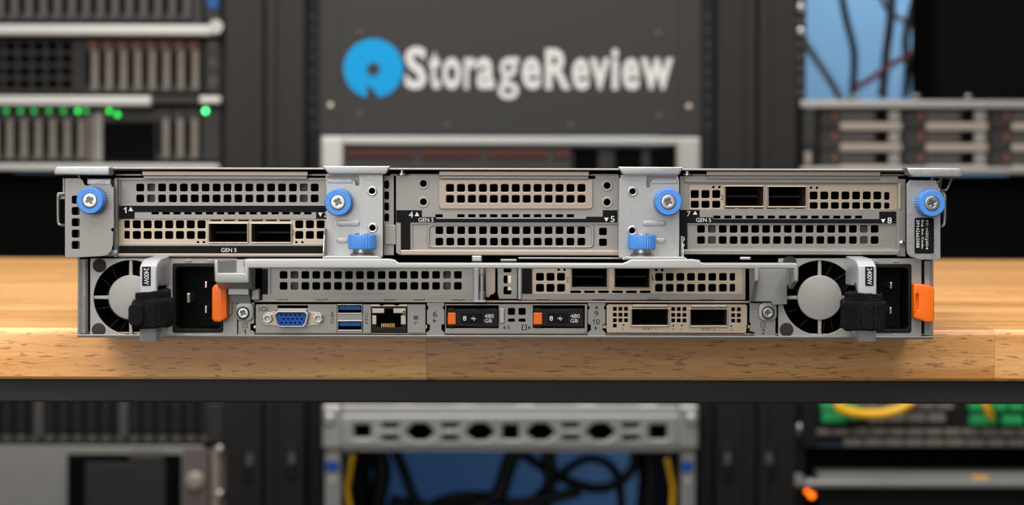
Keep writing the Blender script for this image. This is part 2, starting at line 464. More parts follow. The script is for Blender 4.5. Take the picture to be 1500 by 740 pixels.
cuboid('apron_rail', (-0.92, 0.83, zr0), (0.92, 0.87, zr1), FRAMEK, bench, 0.001)
for s in (-1, 1):
    cuboid('cross_rail', (s * 0.90 - 0.02, 0.1085, zr0), (s * 0.90 + 0.02, 0.8295, zr1), FRAMEK, bench, 0.001)
    for y in (0.088, 0.85): cuboid('leg', (s * 0.90 - 0.02, y - 0.02, 0.0), (s * 0.90 + 0.02, y + 0.02, zr0), FRAMEK, bench, 0.001)

# ------------------------------------------------------------------ the server
srv = thing('rack_server', 'silver two-unit rack server lying on the wooden bench, rear side facing out', 'server', (0, 0.36, ZT))
T = 0.0009
def P(px, py, Y=0.0): return at(px, py, Y)
xl, xr = P(113, 440).x, P(1367, 440).x
ztop = P(750, 246.5, 0).z
zmid = P(750, 378, 0).z
DEP = 0.72
# chassis: floor pan, side walls, front wall, mid deck, black sheet standing in for the unlit interior
base = cuboid('chassis', (xl, 0.0, ZT), (xr, DEP, ZT + 0.0012), STEEL, srv, 0.0003)
cuboid('side_wall', (xl, 0.0008, ZT + 0.0012), (xl + 0.0012, DEP, ztop - 0.0012), STEEL, srv, 0.0003)
cuboid('side_wall', (xr - 0.0012, 0.0008, ZT + 0.0012), (xr, DEP, ztop - 0.0012), STEEL, srv, 0.0003)
cuboid('front_bezel', (xl, DEP, ZT), (xr, DEP + 0.02, ztop), BLACK, srv, 0.001)
cuboid('inner_dark_sheet', (xl + 0.0015, 0.045, ZT + 0.002), (xr - 0.0015, 0.06, ztop - 0.002), VOID, srv)
cuboid('mid_deck', (xl + 0.0015, 0.002, P(750, 381.5).z), (xr - 0.0015, 0.045, P(750, 380).z), VOID, srv)
# bottom rear lip, two folded layers
box('bottom_lip', 113, 491.2, 1367, 494.2, -0.0012, 0.0012, STEEL, srv, 0.0003)
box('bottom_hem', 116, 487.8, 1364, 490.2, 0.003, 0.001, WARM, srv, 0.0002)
for a, b_ in ((115.5, 128.5), (1354.5, 1367.5)):
    q = P(a, 380).x; p = P(b_, 380).x
    prof = [(q, 0.0), (q + 0.0012, -0.0008), ((q + p) / 2, -0.0016), (p - 0.001, -0.0012), (p, 0.0), (p, 0.01), (q, 0.01)]
    prism_z('side_rail', prof, P(750, 490).z, P(750, 381).z, BRIGHT, srv, 0.0002)
# lid with its rolled flanges, a warm reflection put into their colour
lid = cuboid('top_cover', (P(99, 246, -0.006).x, -0.0065, ztop - 0.0011), (P(1381, 246, -0.006).x, DEP, ztop), STEEL, srv, 0.0004)
for a, b_ in ((208, 451), (643, 863), (1035, 1290)):
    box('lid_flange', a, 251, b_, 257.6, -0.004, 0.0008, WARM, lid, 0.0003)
    box('lid_hem', a + 2, 257.6, b_ - 1, 262.2, -0.0025, 0.0006, STEEL, lid, 0.0002)
for a, b_ in ((168, 208), (451, 478), (571, 600), (600, 643), (863, 906), (1003, 1035), (1290, 1325)):
    box('lid_stiffener', a, 254.5, b_, 258, 0.0015, 0.006, STEEL, lid, 0.0003)
for cx in (589, 1006.5):
    c = P(cx, 248, -0.0015)
    lathe('lid_pin', [(0.0012, 0), (0.0012, -0.0022), (0.0026, -0.0022), (0.0026, -0.0030)], c, CHROME, lid, 'z', 20)

# ---- corner ear caps and corner plates
def ear_cap(pts, yf, depth, parent):
    o = plate('lid_ear', pts, [], yf, depth, BRIGHT, parent, 0.0007, 3); auto_smooth(o.data); return o
ear_cap([(79.5, 256), (78.5, 249), (80.5, 245.5), (84, 244), (157, 244), (160, 246), (160.3, 255), (158.5, 257)], -0.016, 0.012, lid)
ear_cap([(1328, 246), (1404, 246.5), (1408.5, 248.5), (1410, 252), (1409.5, 258), (1405, 259.3), (1338, 259.3), (1332, 256)], -0.016, 0.012, lid)
ear_cap([(472.5, 243.3), (571.5, 243.3), (567, 253), (564, 255.5), (482, 255.5), (478, 252)], -0.0125, 0.004, lid)
ear_cap([(905.5, 244.3), (1001, 244.8), (996.5, 254), (994, 256.5), (913, 256.5), (910, 253)], -0.0125, 0.004, lid)

def phillips(cx, cy, yf, rpx, parent, rot=0.2, m=None, depth=0.0011):
    """screw head with a cross recess; returns the head"""
    k = rpx
    cr = []
    a, b_ = 0.17 * k, 0.52 * k
    for i in range(4):
        t = rot + i * PI / 2
        for q in ((a, -a), (b_, -a * .8), (b_, a * .8)):
            cr.append((cx + q[0] * math.cos(t) - q[1] * math.sin(t), cy + q[0] * math.sin(t) + q[1] * math.cos(t)))
    h = plate('screw_head', circ(cx, cy, k, 36), [cr], yf - depth, depth, m or CHROME, parent, 0.0003, 3); auto_smooth(h.data)
    plate('screw_recess', circ(cx, cy, k * .62, 20), [], yf - depth * .45, depth * .3, RECESS, parent, 0)
    return h
def knob(cx, cy, R, yb, parent):
    """touch-blue captive thumbscrew seen end on: face centre and radius in pixels"""
    yf = yb - 0.0088
    c = at(cx, cy, yf); r = R * sc_at(yf); c.y = yb
    h = 0.0088
    k = lathe('thumbscrew', [(r * .55, 0.0), (r * .93, 0.0004), (r * 1.02, 0.0010, 1), (r * 1.0, h - 0.0012, 1), (r * .95, h - 0.0003), (r * .90, h), (r * .56, h), (r * .54, h - 0.0006), (r * .05, h - 0.0006)], c, BLUE, parent, '-y', 128, 0.00022)
    auto_smooth(k.data, 0.5)
    phillips(cx, cy, yf + 0.0005, R * .52, k, random.uniform(0.2, 1.2), depth=0.0010)
    return k

# left corner plate
YC = -0.010
cpl = plate('corner_plate', [(95, 377.5), (95, 262), (97, 261), (117, 261), (121, 264), (124, 271), (128, 272), (133, 270), (163, 270), (164, 274), (166.5, 274), (167, 334), (163, 335), (163, 338.5), (166, 339.5), (165.5, 358), (163, 368), (157, 374), (150, 375.5), (110, 377.5)],
            [rr(105.3, 287 + i * 16.6, 116.6, 298.6 + i * 16.6, 2, 2) for i in range(5)], YC, 0.0012, STEEL, srv, 0.0002, 2)
cuboid('plate_return', (at(95, 300, YC).x, YC + 0.0012, P(95, 377, YC).z), (at(95, 300, YC).x + 0.0012, 0.012, P(95, 262, YC).z), STEEL, cpl, 0.0002)
box('dark_backing', 103, 284, 119, 368, 0.004, 0.001, VOID, cpl, 0)
box('bent_tab', 127, 261.5, 162.5, 271, YC + 0.0022, 0.0012, BRIGHT, cpl, 0.0005)
box('bent_foot', 150, 366, 172, 376, YC + 0.006, 0.004, BRIGHT, cpl, 0.0012)
box('inner_post', 166.5, 262, 172, 377, -0.003, 0.003, STEEL, cpl, 0.0003)
tube('wire_latch', [at(94.5, 286, YC + .004), at(86, 286, YC + .002), at(85, 288, YC + .002), at(85.2, 324, YC + .002), at(88.5, 329.5, YC + .002), at(95, 330, YC + .004)], 0.0007, STEEL, cpl, 8, sub=3)
box('latch_arm', 83.5, 282, 95.5, 292, YC + 0.0035, 0.006, STEEL, cpl, 0.0004)
box('hook_rod', 91.5, 261, 95, 285, YC + 0.004, 0.003, STEEL, cpl, 0.0003)
knob(131.2, 294, 20.3, YC, srv)
# right corner plate with the service label
cpr = plate('corner_plate', [(1331, 266), (1334, 263.8), (1371, 264.3), (1374.5, 268), (1375.2, 275), (1377.5, 276), (1377.8, 379.5), (1373, 380.6), (1345, 380.6), (1340, 378), (1334, 376.5), (1329.5, 372), (1328.5, 366), (1328.3, 270)],
            [], YC, 0.0012, BRIGHT, srv, 0.0002, 2)
xq = at(1377.8, 300, YC).x
cuboid('plate_return', (xq - 0.0012, YC + 0.0012, P(1377, 380, YC).z), (xq, 0.012, P(1377, 276, YC).z), STEEL, cpr, 0.0002)
sl = plate('service_label', rr(1339.8, 319, 1368.2, 371.6, 2.5), [], YC - 0.0003, 0.0004, LABEL, cpr, 0.0001)
for s, a, b_, y1 in (('ST: HZCJ3D4', 1355.2, 1359.6, 365.5), ('Exp Svc Code:', 1348.8, 1353.2, 364.5), ):
    text(s, a, 322.5, b_, y1, YC - 0.0003, WHITE, cpr, -90, 0.004)
for i, ch in enumerate('39142662088'):
    a = 322.5 + i * 3.75
    if ch == '1': digit_one(1342.2, a + .2, 1346.8, a + 2.4, YC - 0.0003, WHITE, cpr, -90)
    else: text(ch, 1342.2, a, 1346.8, a + 2.9, YC - 0.0003, WHITE, cpr, -90, 0.004)
tube('wire_latch', [at(1377, 287, YC + .004), at(1383, 286, YC + .002), at(1384, 289, YC + .002), at(1383.6, 324, YC + .002), at(1381, 331, YC + .002), at(1377, 332, YC + .004)], 0.0007, STEEL, cpr, 8, sub=3)
box('latch_arm', 1376.5, 281, 1385, 291, YC + 0.0035, 0.006, STEEL, cpr, 0.0004)
tube('wire_hook', [at(1373, 268, YC - .001), at(1378.5, 262, YC + .001), at(1376, 278.5, YC + .002), at(1386, 278.5, YC + .002), at(1388.5, 275, YC + .002), at(1394, 260.5, YC + .004)], 0.0006, STEEL, cpr, 8, sub=1)
box('inner_post', 1314.5, 262, 1327, 376, -0.001, 0.003, STEEL, cpr, 0.0003)
c = P(1321, 356.5, -0.001); lathe('rivet', [(0.0014, 0), (0.0014, 0.0008), (0.0006, 0.0013)], c, CHROME, cpr, '-y', 16)
knob(1365.5, 298, 20.3, YC, srv)

# ---- middle brackets
def captive(cx, cy, rpx, yf, parent):
    k = sc_at(yf); c = at(cx, cy, yf)
    me = plate_mesh([circ(cx, cy, rpx, 28), circ(cx, cy, rpx * .58, 24)], yf - 0.0007, 0.0012, 0.0003, 2)
    o = add('captive_nut', me, CHROME, parent); auto_smooth(o.data); return o
def mid_bracket(out, holes, nuts, kx, ky, beads, tx, flange, gus, tabs, slot):
    YM = -0.008
    b_ = plate('riser_bracket', out, holes, YM, 0.0012, BRIGHT, srv, 0.0002, 2)
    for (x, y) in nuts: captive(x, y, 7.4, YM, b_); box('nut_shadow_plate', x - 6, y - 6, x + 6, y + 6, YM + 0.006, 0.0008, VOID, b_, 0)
    for (x0, y0, x1, y1) in beads:
        o = plate('embossed_bead', rr(x0, y0, x1, y1, 4.2, 5), [], YM - 0.0006, 0.0008, BRIGHT, b_, 0.00035, 3); auto_smooth(o.data)
    box('bent_tab', *tabs, YM - 0.0002, 0.0012, BRIGHT, b_, 0.0006, 3)
    a, c = at(flange[0], flange[3], YM).x, at(flange[2], flange[3], YM).x
    z1 = at(750, flange[1], YM).z; z0 = at(750, flange[3], YM).z
    cuboid('bottom_flange', (a, YM - 0.014, z0), (c, YM + 0.0004, z0 + 0.0012), BRIGHT, b_, 0.0004)
    zl = at(750, flange[3] - 5, YM).z
    cuboid('flange_lip', (a + 0.001, YM - 0.0146, z0 + 0.0002), (c - 0.001, YM - 0.0136, zl), BRIGHT, b_, 0.0004)
    gx0, gx1 = at(gus[0], 350, YM).x, at(gus[1], 350, YM).x
    zt = at(750, gus[2], YM).z
    prof = [(YM, z0 + 0.0012), (YM, zt), (YM - 0.003, zt), (YM - 0.007, zt - 0.003), (YM - 0.011, z0 + 0.004), (YM - 0.0115, z0 + 0.0012)]
    prism_x('side_gusset', prof, gx0, gx1, BRIGHT, b_, 0.0003)
    # the thumbscrew that stands on the bottom flange
    yk = YM - 0.0085
    p0, p1 = at(tx[0], tx[2], yk), at(tx[1], tx[3], yk)
    r = (p1.x - p0.x) / 2; h = p0.z - p1.z
    cc = Vector(((p0.x + p1.x) / 2, yk, p1.z))
    k = lathe('thumbscrew', [(r * .55, 0), (r * .94, 0), (r, 0.0006, 1), (r, h - 0.0007, 1), (r * .95, h - 0.0001), (r * .88, h), (r * .5, h)], cc, BLUE, srv, 'z', 128, 0.00025)
    auto_smooth(k.data, 0.5)
    zf = z0 + 0.0012
    n = lathe('threaded_collar', [(r * .82, zf - cc.z), (r * .84, (zf - cc.z) * .6), (r * .66, (zf - cc.z) * .45), (r * .66, 0.0002)], cc, CHROME, k, 'z', 32); auto_smooth(n.data)
    phead = lathe('screw_head', [(r * .5, h - 0.0002), (r * .5, h + 0.0004), (r * .42, h + 0.0007)], cc, CHROME, k, 'z', 28); auto_smooth(phead.data)
    knob(kx, ky, 20.3, YM, srv)
    return b_
slotL = [(479.5, 257.5), (526, 257.5), (526, 271), (524, 272.5), (521.5, 271.5), (520.5, 266), (518, 263), (514, 261.5), (479.5, 261.5)]
bl = mid_bracket([(478, 255), (560, 255), (561, 257), (561, 377), (558, 378), (482, 378), (478, 376)], [slotL] + [circ(545, 280, 5, 20), circ(545.6, 334, 5, 20)],
    [(545, 280), (545.6, 334)], 494.9, 296.6, [(492.7, 323, 527, 331.6), (493, 348.5, 509.5, 356.5)], (510, 550.6, 343.5, 365), (476.5, 370, 561, 378.5), (476, 478, 335), (480, 262.2, 517, 269), None)
box('slot_backing', 477, 256.5, 530, 275, -0.0045, 0.001, STEEL, bl, 0)
slotR = [(948, 257.5), (990, 257.5), (990, 261.5), (961, 261.5), (955.5, 263), (952.8, 266.5), (952.3, 273), (950.5, 275.5), (948, 275), (947, 272)]
br_ = mid_bracket([(907, 262), (909, 261), (909, 256.5), (993, 256.5), (995, 264), (995.3, 337), (995, 378.5), (909, 378.5), (906, 376)], [slotR] + [circ(926.8, 280.8, 5, 20), circ(926.2, 338, 5, 20)],
    [(926.8, 280.8), (926.2, 338)], 979.3, 296, [(942, 323.4, 976, 331.2), (961.5, 349, 975.5, 356.5)], (919.7, 960.3, 344, 365.2), (909.5, 371, 1002.5, 378.8), (997, 999, 345), (954, 262.6, 993, 270), None)
box('slot_backing', 944, 256.8, 993, 277, -0.0045, 0.001, STEEL, br_, 0)

# ---- upper riser cages
def cage_port(x0, y0, x1, y1, yf, parent, deep=0.03, lip=1.6):
    """open metal connector cage, its mouth slightly proud"""
    ms = []
    ms.append(plate_mesh([rr(x0, y0, x1, y1, 1.2), rr(x0 + lip, y0 + lip, x1 - lip, y1 - lip, 1)], yf - 0.0012, 0.0016, 0.0002))
    a, b_ = at(x0 + lip, y1 - lip, yf), at(x1 - lip, y0 + lip, yf)
    w_ = 0.0003
    for lo, hi in (((a.x - w_, yf, a.z), (a.x, yf + deep, b_.z)), ((b_.x, yf, a.z), (b_.x + w_, yf + deep, b_.z)),
                   ((a.x, yf, b_.z), (b_.x, yf + deep, b_.z + w_)), ((a.x, yf, a.z - w_), (b_.x, yf + deep, a.z))):
        ms.append(cube(lo, hi))
    c_ = add('port_cage', join_mesh(ms), NICKEL, parent)
    s_ = cuboid('port_socket', (a.x, yf + 0.024, a.z), (b_.x, yf + 0.029, b_.z), VOID, parent)
    m = (a.z + b_.z) / 2; h = (b_.z - a.z)
    cuboid('contact_tongue', (a.x + 0.001, yf + 0.014, m - h * .06), (b_.x - 0.001, yf + 0.024, m + h * .04), BLACK, parent)
    return c_
def behind(x, y, parent, n=2, w=11, dy=16):
    for j in range(n): box('bracket_tab', x - 1, y + j * dy - 1, x + w + 1, y + j * dy + w + 1, 0.005, 0.001, TABG, parent, 0)

# cage with slots 1 and 2
teeth = lambda x0, n, y0, y1, p=16.0, w=10.5: [rr(x0 + i * p, y0, x0 + i * p + w, y1, .6, 1) for i in range(n)]
c1 = plate('riser_cage', rr(168, 260.5, 480, 377, 1), [rr(173.5, 264, 479, 300.5), rr(169.5, 321, 479, 357.5)] + teeth(222, 15, 310.5, 314.5, 15.97), 0.0, T, STEEL, srv)
plate('slot_cover', rr(171, 263, 479.5, 301.5), grid(199.8, 269.2, 17, 15.97, 2, 16, 11.3), 0.0012, T, STEEL, c1)
box('cover_tab', 163, 263.5, 177, 299, 0.0003, 0.0008, STEEL, c1)
behind(215.8, 269, c1); behind(439.4, 269, c1)
plate('card_bracket', rr(168.5, 320, 479.5, 358.5), [rr(182.2, 323, 190, 334.5, 1.5, 2), rr(182.2, 338.5, 190, 350, 1.5, 2)] + grid(194.5, 323, 7, 15.8, 2, 15.6, 11.8) + grid(432.5, 323, 3, 15.7, 2, 15.6, 11.6)
      + [circ(290, 355, 1.8, 10), circ(298.8, 355, 1.8, 10), circ(434.2, 355, 1.8, 10), circ(443, 355, 1.8, 10)] + teeth(308, 6, 322, 324, 20.3, 16)
      + [rr(307, 327.5, 363, 356), rr(368, 327.5, 428, 356)], 0.0012, T, CHAMP, c1)
cage_port(304.5, 326.5, 363.5, 356.5, 0.0008, c1)
cage_port(367, 326.5, 427.5, 356.5, 0.0008, c1)
text('2', 427.5, 337, 431.5, 344.5, 0.0012, INK, c1)
lab = plate('slot_label', [(174, 301.3), (478.5, 301.3), (478.5, 320.5), (463, 320.5), (463, 310.8), (197, 310.8), (197, 320.5), (174, 320.5)], [], -0.00025, 0.00035, LABEL, c1, 0.00005)
digit_one(181, 303.5, 186, 312, -0.00025, WHITE, c1)
poly('printed_arrow', tri(188, 303, 195, 309.3, 'u'), -0.00025, WHITE, c1)
poly('printed_arrow', tri(466, 311.5, 472.5, 317.5, 'd'), -0.00025, WHITE, c1)
text('2', 474.5, 310.5, 479, 318, -0.00025, WHITE, c1)
plate('slot_label', rr(174, 360.2, 478.5, 371.2, .5), [], -0.00025, 0.00035, LABEL, c1, 0.00005)
text('GEN 5', 324, 363.5, 346.5, 369.3, -0.00025, WHITE, c1)
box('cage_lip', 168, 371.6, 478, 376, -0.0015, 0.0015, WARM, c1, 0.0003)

# cage with slots 4 and 5
c2 = plate('riser_cage', [(580, 256.5), (648, 256.5), (648, 262), (872, 262), (872, 256.5), (907, 257), (907, 374), (585, 373.5), (580, 370)],
           [rr(643.5, 264, 868, 305, 4), rr(604, 328, 905, 365)] + [circ(620.2, 269, 5.2, 20), circ(620.2, 296, 5.2, 20), circ(889.4, 272, 5.2, 20), circ(889.4, 296.4, 5.2, 20)] + teeth(638, 1, 314, 318.6) + teeth(670, 11, 314, 318.6, 16.04), 0.0, T, STEEL, srv)
for (x, y) in ((620.2, 269), (620.2, 296), (889.4, 272), (889.4, 296.4)):
    o = plate('nut_ring', circ(x, y, 8.4, 28), [circ(x, y, 5, 20)], -0.0005, 0.0007, PSUMET, c2, 0.0002, 2); auto_smooth(o.data)
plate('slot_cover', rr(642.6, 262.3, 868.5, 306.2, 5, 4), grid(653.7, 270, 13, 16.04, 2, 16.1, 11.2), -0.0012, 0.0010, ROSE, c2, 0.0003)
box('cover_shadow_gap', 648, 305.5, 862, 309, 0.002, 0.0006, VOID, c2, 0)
plate('slot_cover', rr(601.5, 326.8, 905, 366), grid(638, 332, 14, 16.0, 2, 16.5, 11.2) + [rr(877.7, 333.8, 889, 344.8, 2, 2), rr(877.7, 349.8, 889, 360.6, 2, 2)], 0.0012, T, STEEL, c2)
o = plate('embossed_frame', rr(625.5, 328.5, 870.5, 363.2, 7, 5), [rr(629.5, 331, 866.5, 361, 5, 5)], 0.0003, 0.0012, STEEL, c2, 0.0004, 3); auto_smooth(o.data)
plate('slot_label', [(580.5, 308), (618, 308), (618, 318), (639, 318), (639, 320.6), (858.5, 320.6), (858.5, 317.5), (883, 317.5), (883, 308), (904.5, 308), (904.5, 326), (601.3, 326), (601.3, 366), (587, 366), (587, 326.5), (580.5, 326)], [], -0.00025, 0.00035, LABEL, c2, 0.00005)
text('4', 598.8, 310.3, 605, 318.8, -0.00025, WHITE, c2)
poly('printed_arrow', tri(607.5, 310.6, 614, 316.6, 'u'), -0.00025, WHITE, c2)
text('GEN 5', 613, 319.3, 635, 325, -0.00025, WHITE, c2)
poly('printed_arrow', tri(885, 319, 891.5, 325, 'd'), -0.00025, WHITE, c2)
text('5', 894.3, 316.6, 900.4, 325, -0.00025, WHITE, c2)
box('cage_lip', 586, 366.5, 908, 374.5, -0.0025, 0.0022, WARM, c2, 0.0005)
# narrow perforated strip beside the left bracket
ns = plate('vent_strip', rr(562, 257, 577, 374, .5), [rr(562.8, 264.6 + i * 16.1, 569.8, 276.5 + i * 16.1, 2.5, 2) for i in range(4)], 0.0006, T, STEEL, srv)
box('strip_clip', 563.5, 329.5, 580, 358.5, -0.0008, 0.001, STEEL, ns, 0.0003)

# cage with slots 7, 8 and 9
c3 = plate('riser_cage', [(996, 258), (1030, 258), (1030, 263), (1290, 263), (1290, 258), (1316, 259), (1316, 372), (996, 372)], [rr(1009.5, 270, 1315, 306), rr(1008, 329, 1313, 364)] + teeth(1045, 14, 316, 320.6, 15.97), 0.0, T, STEEL, srv)
box('cage_hem', 1002, 257.5, 1316, 268, -0.0012, 0.0010, STEEL, c3, 0.0003)
plate('card_bracket', rr(1008, 268.5, 1317, 307), [rr(1012 + i * 15.7, 278.6, 1023.7 + i * 15.7, 290.4, 2, 2) for i in range(3)] + [rr(1012 + i * 15.7, 294.3, 1023.7 + i * 15.7, 304.8, 2, 2) for i in range(3)]
      + [rr(1186.2 + i * 15.55, 280.8, 1197.8 + i * 15.55, 292.4, 2, 2) for i in range(7)] + [rr(1186.2 + i * 15.55, 296.4, 1197.8 + i * 15.55, 306, 2, 2) for i in range(7)]
      + [rr(1295.3, 281.5, 1303, 293, 2, 2), rr(1295.3, 297, 1303, 306, 2, 2)]
      + [circ(1045.2, 274.3, 1.9, 10), circ(1053.9, 274.3, 1.9, 10), circ(1188.2, 275.4, 1.9, 10), circ(1197, 275.4, 1.9, 10)]
      + [rr(1063, 273.5, 1118, 302.5), rr(1126, 273.5, 1180, 302.5)] + teeth(1062, 6, 305, 306.3, 20.3, 15), 0.0008, T, CHAMP, c3)
cage_port(1060.5, 272, 1119.8, 303.6, 0.0004, c3)
cage_port(1123, 272.5, 1182, 304, 0.0004, c3)
text('2', 1056, 285.5, 1060, 292.5, 0.0008, INK, c3)
box('bracket_fold', 1316.5, 270, 1321, 307, -0.0015, 0.0015, CHAMP, c3, 0.0004)
plate('slot_label', [(994.5, 307.6), (1025, 307.6), (1025, 318.2), (1044, 318.2), (1044, 321), (1288, 321), (1288, 310), (1313, 310), (1313, 327.6), (1007, 327), (1007, 365), (994.5, 365)], [], -0.00025, 0.00035, LABEL, c3, 0.00005)
text('7', 1006.3, 309.5, 1011.3, 317, -0.00025, WHITE, c3)
poly('printed_arrow', tri(1015, 309, 1021.6, 314.4, 'u'), -0.00025, WHITE, c3)
text('GEN 5', 1019.6, 319.4, 1041.6, 325.2, -0.00025, WHITE, c3)
text('9', 998, 346.5, 1003, 355, -0.00025, WHITE, c3)
poly('printed_arrow', tri(998, 358, 1003.5, 363, 'd'), -0.00025, WHITE, c3)
poly('printed_arrow', tri(1290.5, 321, 1297, 327, 'd'), -0.00025, WHITE, c3)
text('8', 1300, 318.6, 1306.3, 327.3, -0.00025, WHITE, c3)
plate('slot_cover', rr(1007.3, 327.6, 1314, 365), grid(1021.3, 330, 17, 15.9, 2, 16.2, 11.3), 0.0010, T, STEEL, c3)
behind(1037.2, 330, c3); behind(1259.8, 332, c3)
box('cage_lip', 996, 366, 1318, 373.5, -0.0020, 0.0018, STEEL, c3, 0.0004)

# ---- lower slot panel on the left, hinge post, lower card on the right
p1 = plate('slot_frame', rr(384, 388, 694, 440, 1), [rr(396, 390, 692, 430.5)], 0.0004, T, STEEL, srv)
plate('slot_cover', rr(394, 389, 693, 431.5), grid(409.8, 397.4, 17, 15.96, 2, 16.1, 11.2), 0.0014, T, STEEL, p1)
behind(425.8, 397.4, p1); behind(648.6, 397.4, p1)
plate('slot_label', rr(384, 394, 392.3, 431.3), [], 0.0001, 0.0004, LABEL, p1, 0)
box('bent_edge', 368, 424, 380, 440, -0.004, 0.006, STEEL, p1, 0.0005)
for a in (404, 462, 562, 605, 663): box('spring_tab', a, 437, a + 17, 439.6, -0.0006, 0.001, STEEL, p1, 0.0003)
hp = box('hinge_post', 693, 392, 702, 442.5, -0.0045, 0.005, BRIGHT, srv, 0.0006)
c = P(706, 442, -0.003)
o = lathe('hinge_pin', [(0.0011, 0.0), (0.0016, 0.0004), (0.0016, 0.0050), (0.0012, 0.0052), (0.0012, 0.0140), (0.0015, 0.0142), (0.0015, 0.0190)], c, BRIGHT, hp, 'z', 20); auto_smooth(o.data)
box('hinge_foot', 692.5, 440, 712, 443.5, -0.005, 0.006, BRIGHT, hp, 0.0004)
o = plate('hinge_leaf', [(711, 392), (725.5, 392), (725.5, 428), (722, 431.5), (718.5, 432), (716, 436), (711.5, 435)], [], 0.001, T, WARM, hp)
vp = plate('divider_plate', [(729, 388), (757.5, 388), (757.5, 438), (731, 438), (729, 430)], [rr(737.7, 390, 749, 399.5, 2, 2), rr(737.7, 403.8, 749, 415.4, 2, 2), rr(737.7, 420, 749, 431.5, 2, 2)], 0.0008, T, STEEL, srv)
box('inner_bracket', 743, 404, 752, 426, 0.006, 0.001, COPPER, vp, 0.0003)
p2 = plate('slot_frame', rr(759, 388, 1092, 439.5, 1), [rr(780, 390, 1088, 430.3)], 0.0004, T, STEEL, srv)
box('bent_edge', 758.6, 388, 764, 439, -0.0012, 0.0016, BRIGHT, p2, 0.0004)
plate('slot_label', rr(764.8, 393, 779.2, 430.6), [], 0.0001, 0.0004, LABEL, p2, 0)
plate('card_bracket', rr(778.8, 388.5, 1089, 431.2), grid(785.2, 400, 3, 15.45, 2, 16.1, 11.6) + grid(959.8, 400.2, 7, 15.6, 2, 15.9, 11.3) + [rr(1069, 400.2, 1076.8, 411.5, 1.5, 2), rr(1069, 416.1, 1076.8, 427.3, 1.5, 2)]
      + [circ(818.5, 395.5, 2, 10), circ(827, 395.5, 2, 10), circ(961.3, 395.5, 2, 10), circ(970, 395.5, 2, 10)] + teeth(835.5, 6, 426, 429.3, 20.4, 15.5)
      + [rr(838, 393, 889, 421.5), rr(901, 393, 951, 421.5)], 0.0012, T, CHAMP, p2)
cage_port(835.7, 392, 891, 422.6, 0.0008, p2)
cage_port(898.8, 392, 953.2, 422.6, 0.0008, p2)
text('2', 829.8, 406.5, 834.2, 413.5, 0.0012, INK, p2, 180)
digit_one(954.5, 403, 958, 411.5, 0.0012, INK, p2, 180)
for a in (786, 868, 948, 1027): box('spring_tab', a, 436.5, a + 18, 438.8, -0.0004, 0.001, STEEL, p2, 0.0003)
# horizontal divider between the slot row and the port row
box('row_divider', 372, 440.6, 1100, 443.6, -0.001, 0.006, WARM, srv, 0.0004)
# sheet details in the seam under the riser cages
box('seam_tab', 691, 374.5, 706, 383.5, -0.003, 0.002, BRIGHT, srv, 0.0006)
box('seam_bracket', 733, 379.5, 757, 383.5, -0.002, 0.004, STEEL, srv, 0.0004)
box('seam_strip', 759, 377, 910, 380, -0.002, 0.004, STEEL, srv, 0.0004)
box('seam_tab', 1084, 376.5, 1100, 381, -0.003, 0.003, BRIGHT, srv, 0.0005)

# ---- the long cast handle across the rear
YH = -0.024
hb = plate('carry_handle', [(358, 381), (366, 379.6), (474, 379.2), (569, 379.2), (578, 380.6), (584, 385.5), (912, 386), (920, 382.5), (926, 380.2), (1016, 379.8), (1024, 382.5), (1030, 385.8), (1166, 385.6), (1169.8, 387.5), (1169.8, 411.5), (1166.5, 413.5), (1163, 411.5), (1162.6, 394), (1112.6, 393.8), (1112, 411.5), (1109, 413), (1105.6, 411.5), (1105.2, 394), (365, 393.2), (365, 413), (362.5, 415.2), (318, 415.2), (314.2, 412), (313.4, 382), (315.5, 380.6), (319.5, 380.6), (319.8, 400), (358, 400)],
          [], YH, 0.0035, DIECAST, srv, 0.0007, 3)
auto_smooth(hb.data)
# web behind the bar, the sloping arms and the feet with their screws
def bar_part(name, x0, y0, x1, y1, yf, d, bv=0.0006): return box(name, x0, y0, x1, y1, yf, d, DIECAST, hb, bv, 3)
bar_part('handle_web', 356, 380.2, 574, 391, YH + 0.0030, 0.010)
bar_part('handle_web', 572, 386, 926, 392, YH + 0.0030, 0.010)
bar_part('handle_web', 922, 381, 1026, 391.5, YH + 0.0030, 0.010)
bar_part('handle_web', 1018, 386, 1166, 391.5, YH + 0.0030, 0.010)
# left foot: rear wall of the pocket and its floor, stem
def wedge(name, x0, x1, prof, bv=0.0004): return prism_x(name, prof, x0, x1, DIECAST, hb, bv)
zA, zB, zC_ = at(338, 400, YH).z, at(338, 415.2, YH).z, at(338, 381, YH).z
xa, xb = at(314, 400, YH).x, at(365, 400, YH).x
wedge('pocket_floor', xa + 0.0003, xb - 0.0003, [(YH + 0.003, zA - 0.0003), (YH + 0.003, zB), (-0.012, zB - 0.0035), (-0.0075, zB - 0.0035), (-0.0075, zA - 0.0006)])
wedge('pocket_back', xa + 0.0075, xb - 0.0003, [(-0.0105, zA - 0.001), (-0.0105, zC_ - 0.0004), (-0.0075, zC_ - 0.0004), (-0.0075, zA - 0.001)])
prism_z('pocket_side', [(xa + 0.0002, YH + 0.003), (xa + 0.0022, YH + 0.003), (xa + 0.0098, -0.0095), (xa + 0.0098, -0.0075), (xa + 0.0075, -0.0078)], zA - 0.001, zC_ - 0.0006, DIECAST, hb, 0.0003)
zs = at(356, 444, -0.004).z
wedge('foot_stem', at(336, 430, -0.006).x, at(366, 430, -0.006).x, [(-0.010, zB - 0.003), (-0.010, zB - 0.0065), (-0.0055, zs + 0.004), (-0.0035, zs), (-0.0015, zs), (-0.0015, zB - 0.003)])
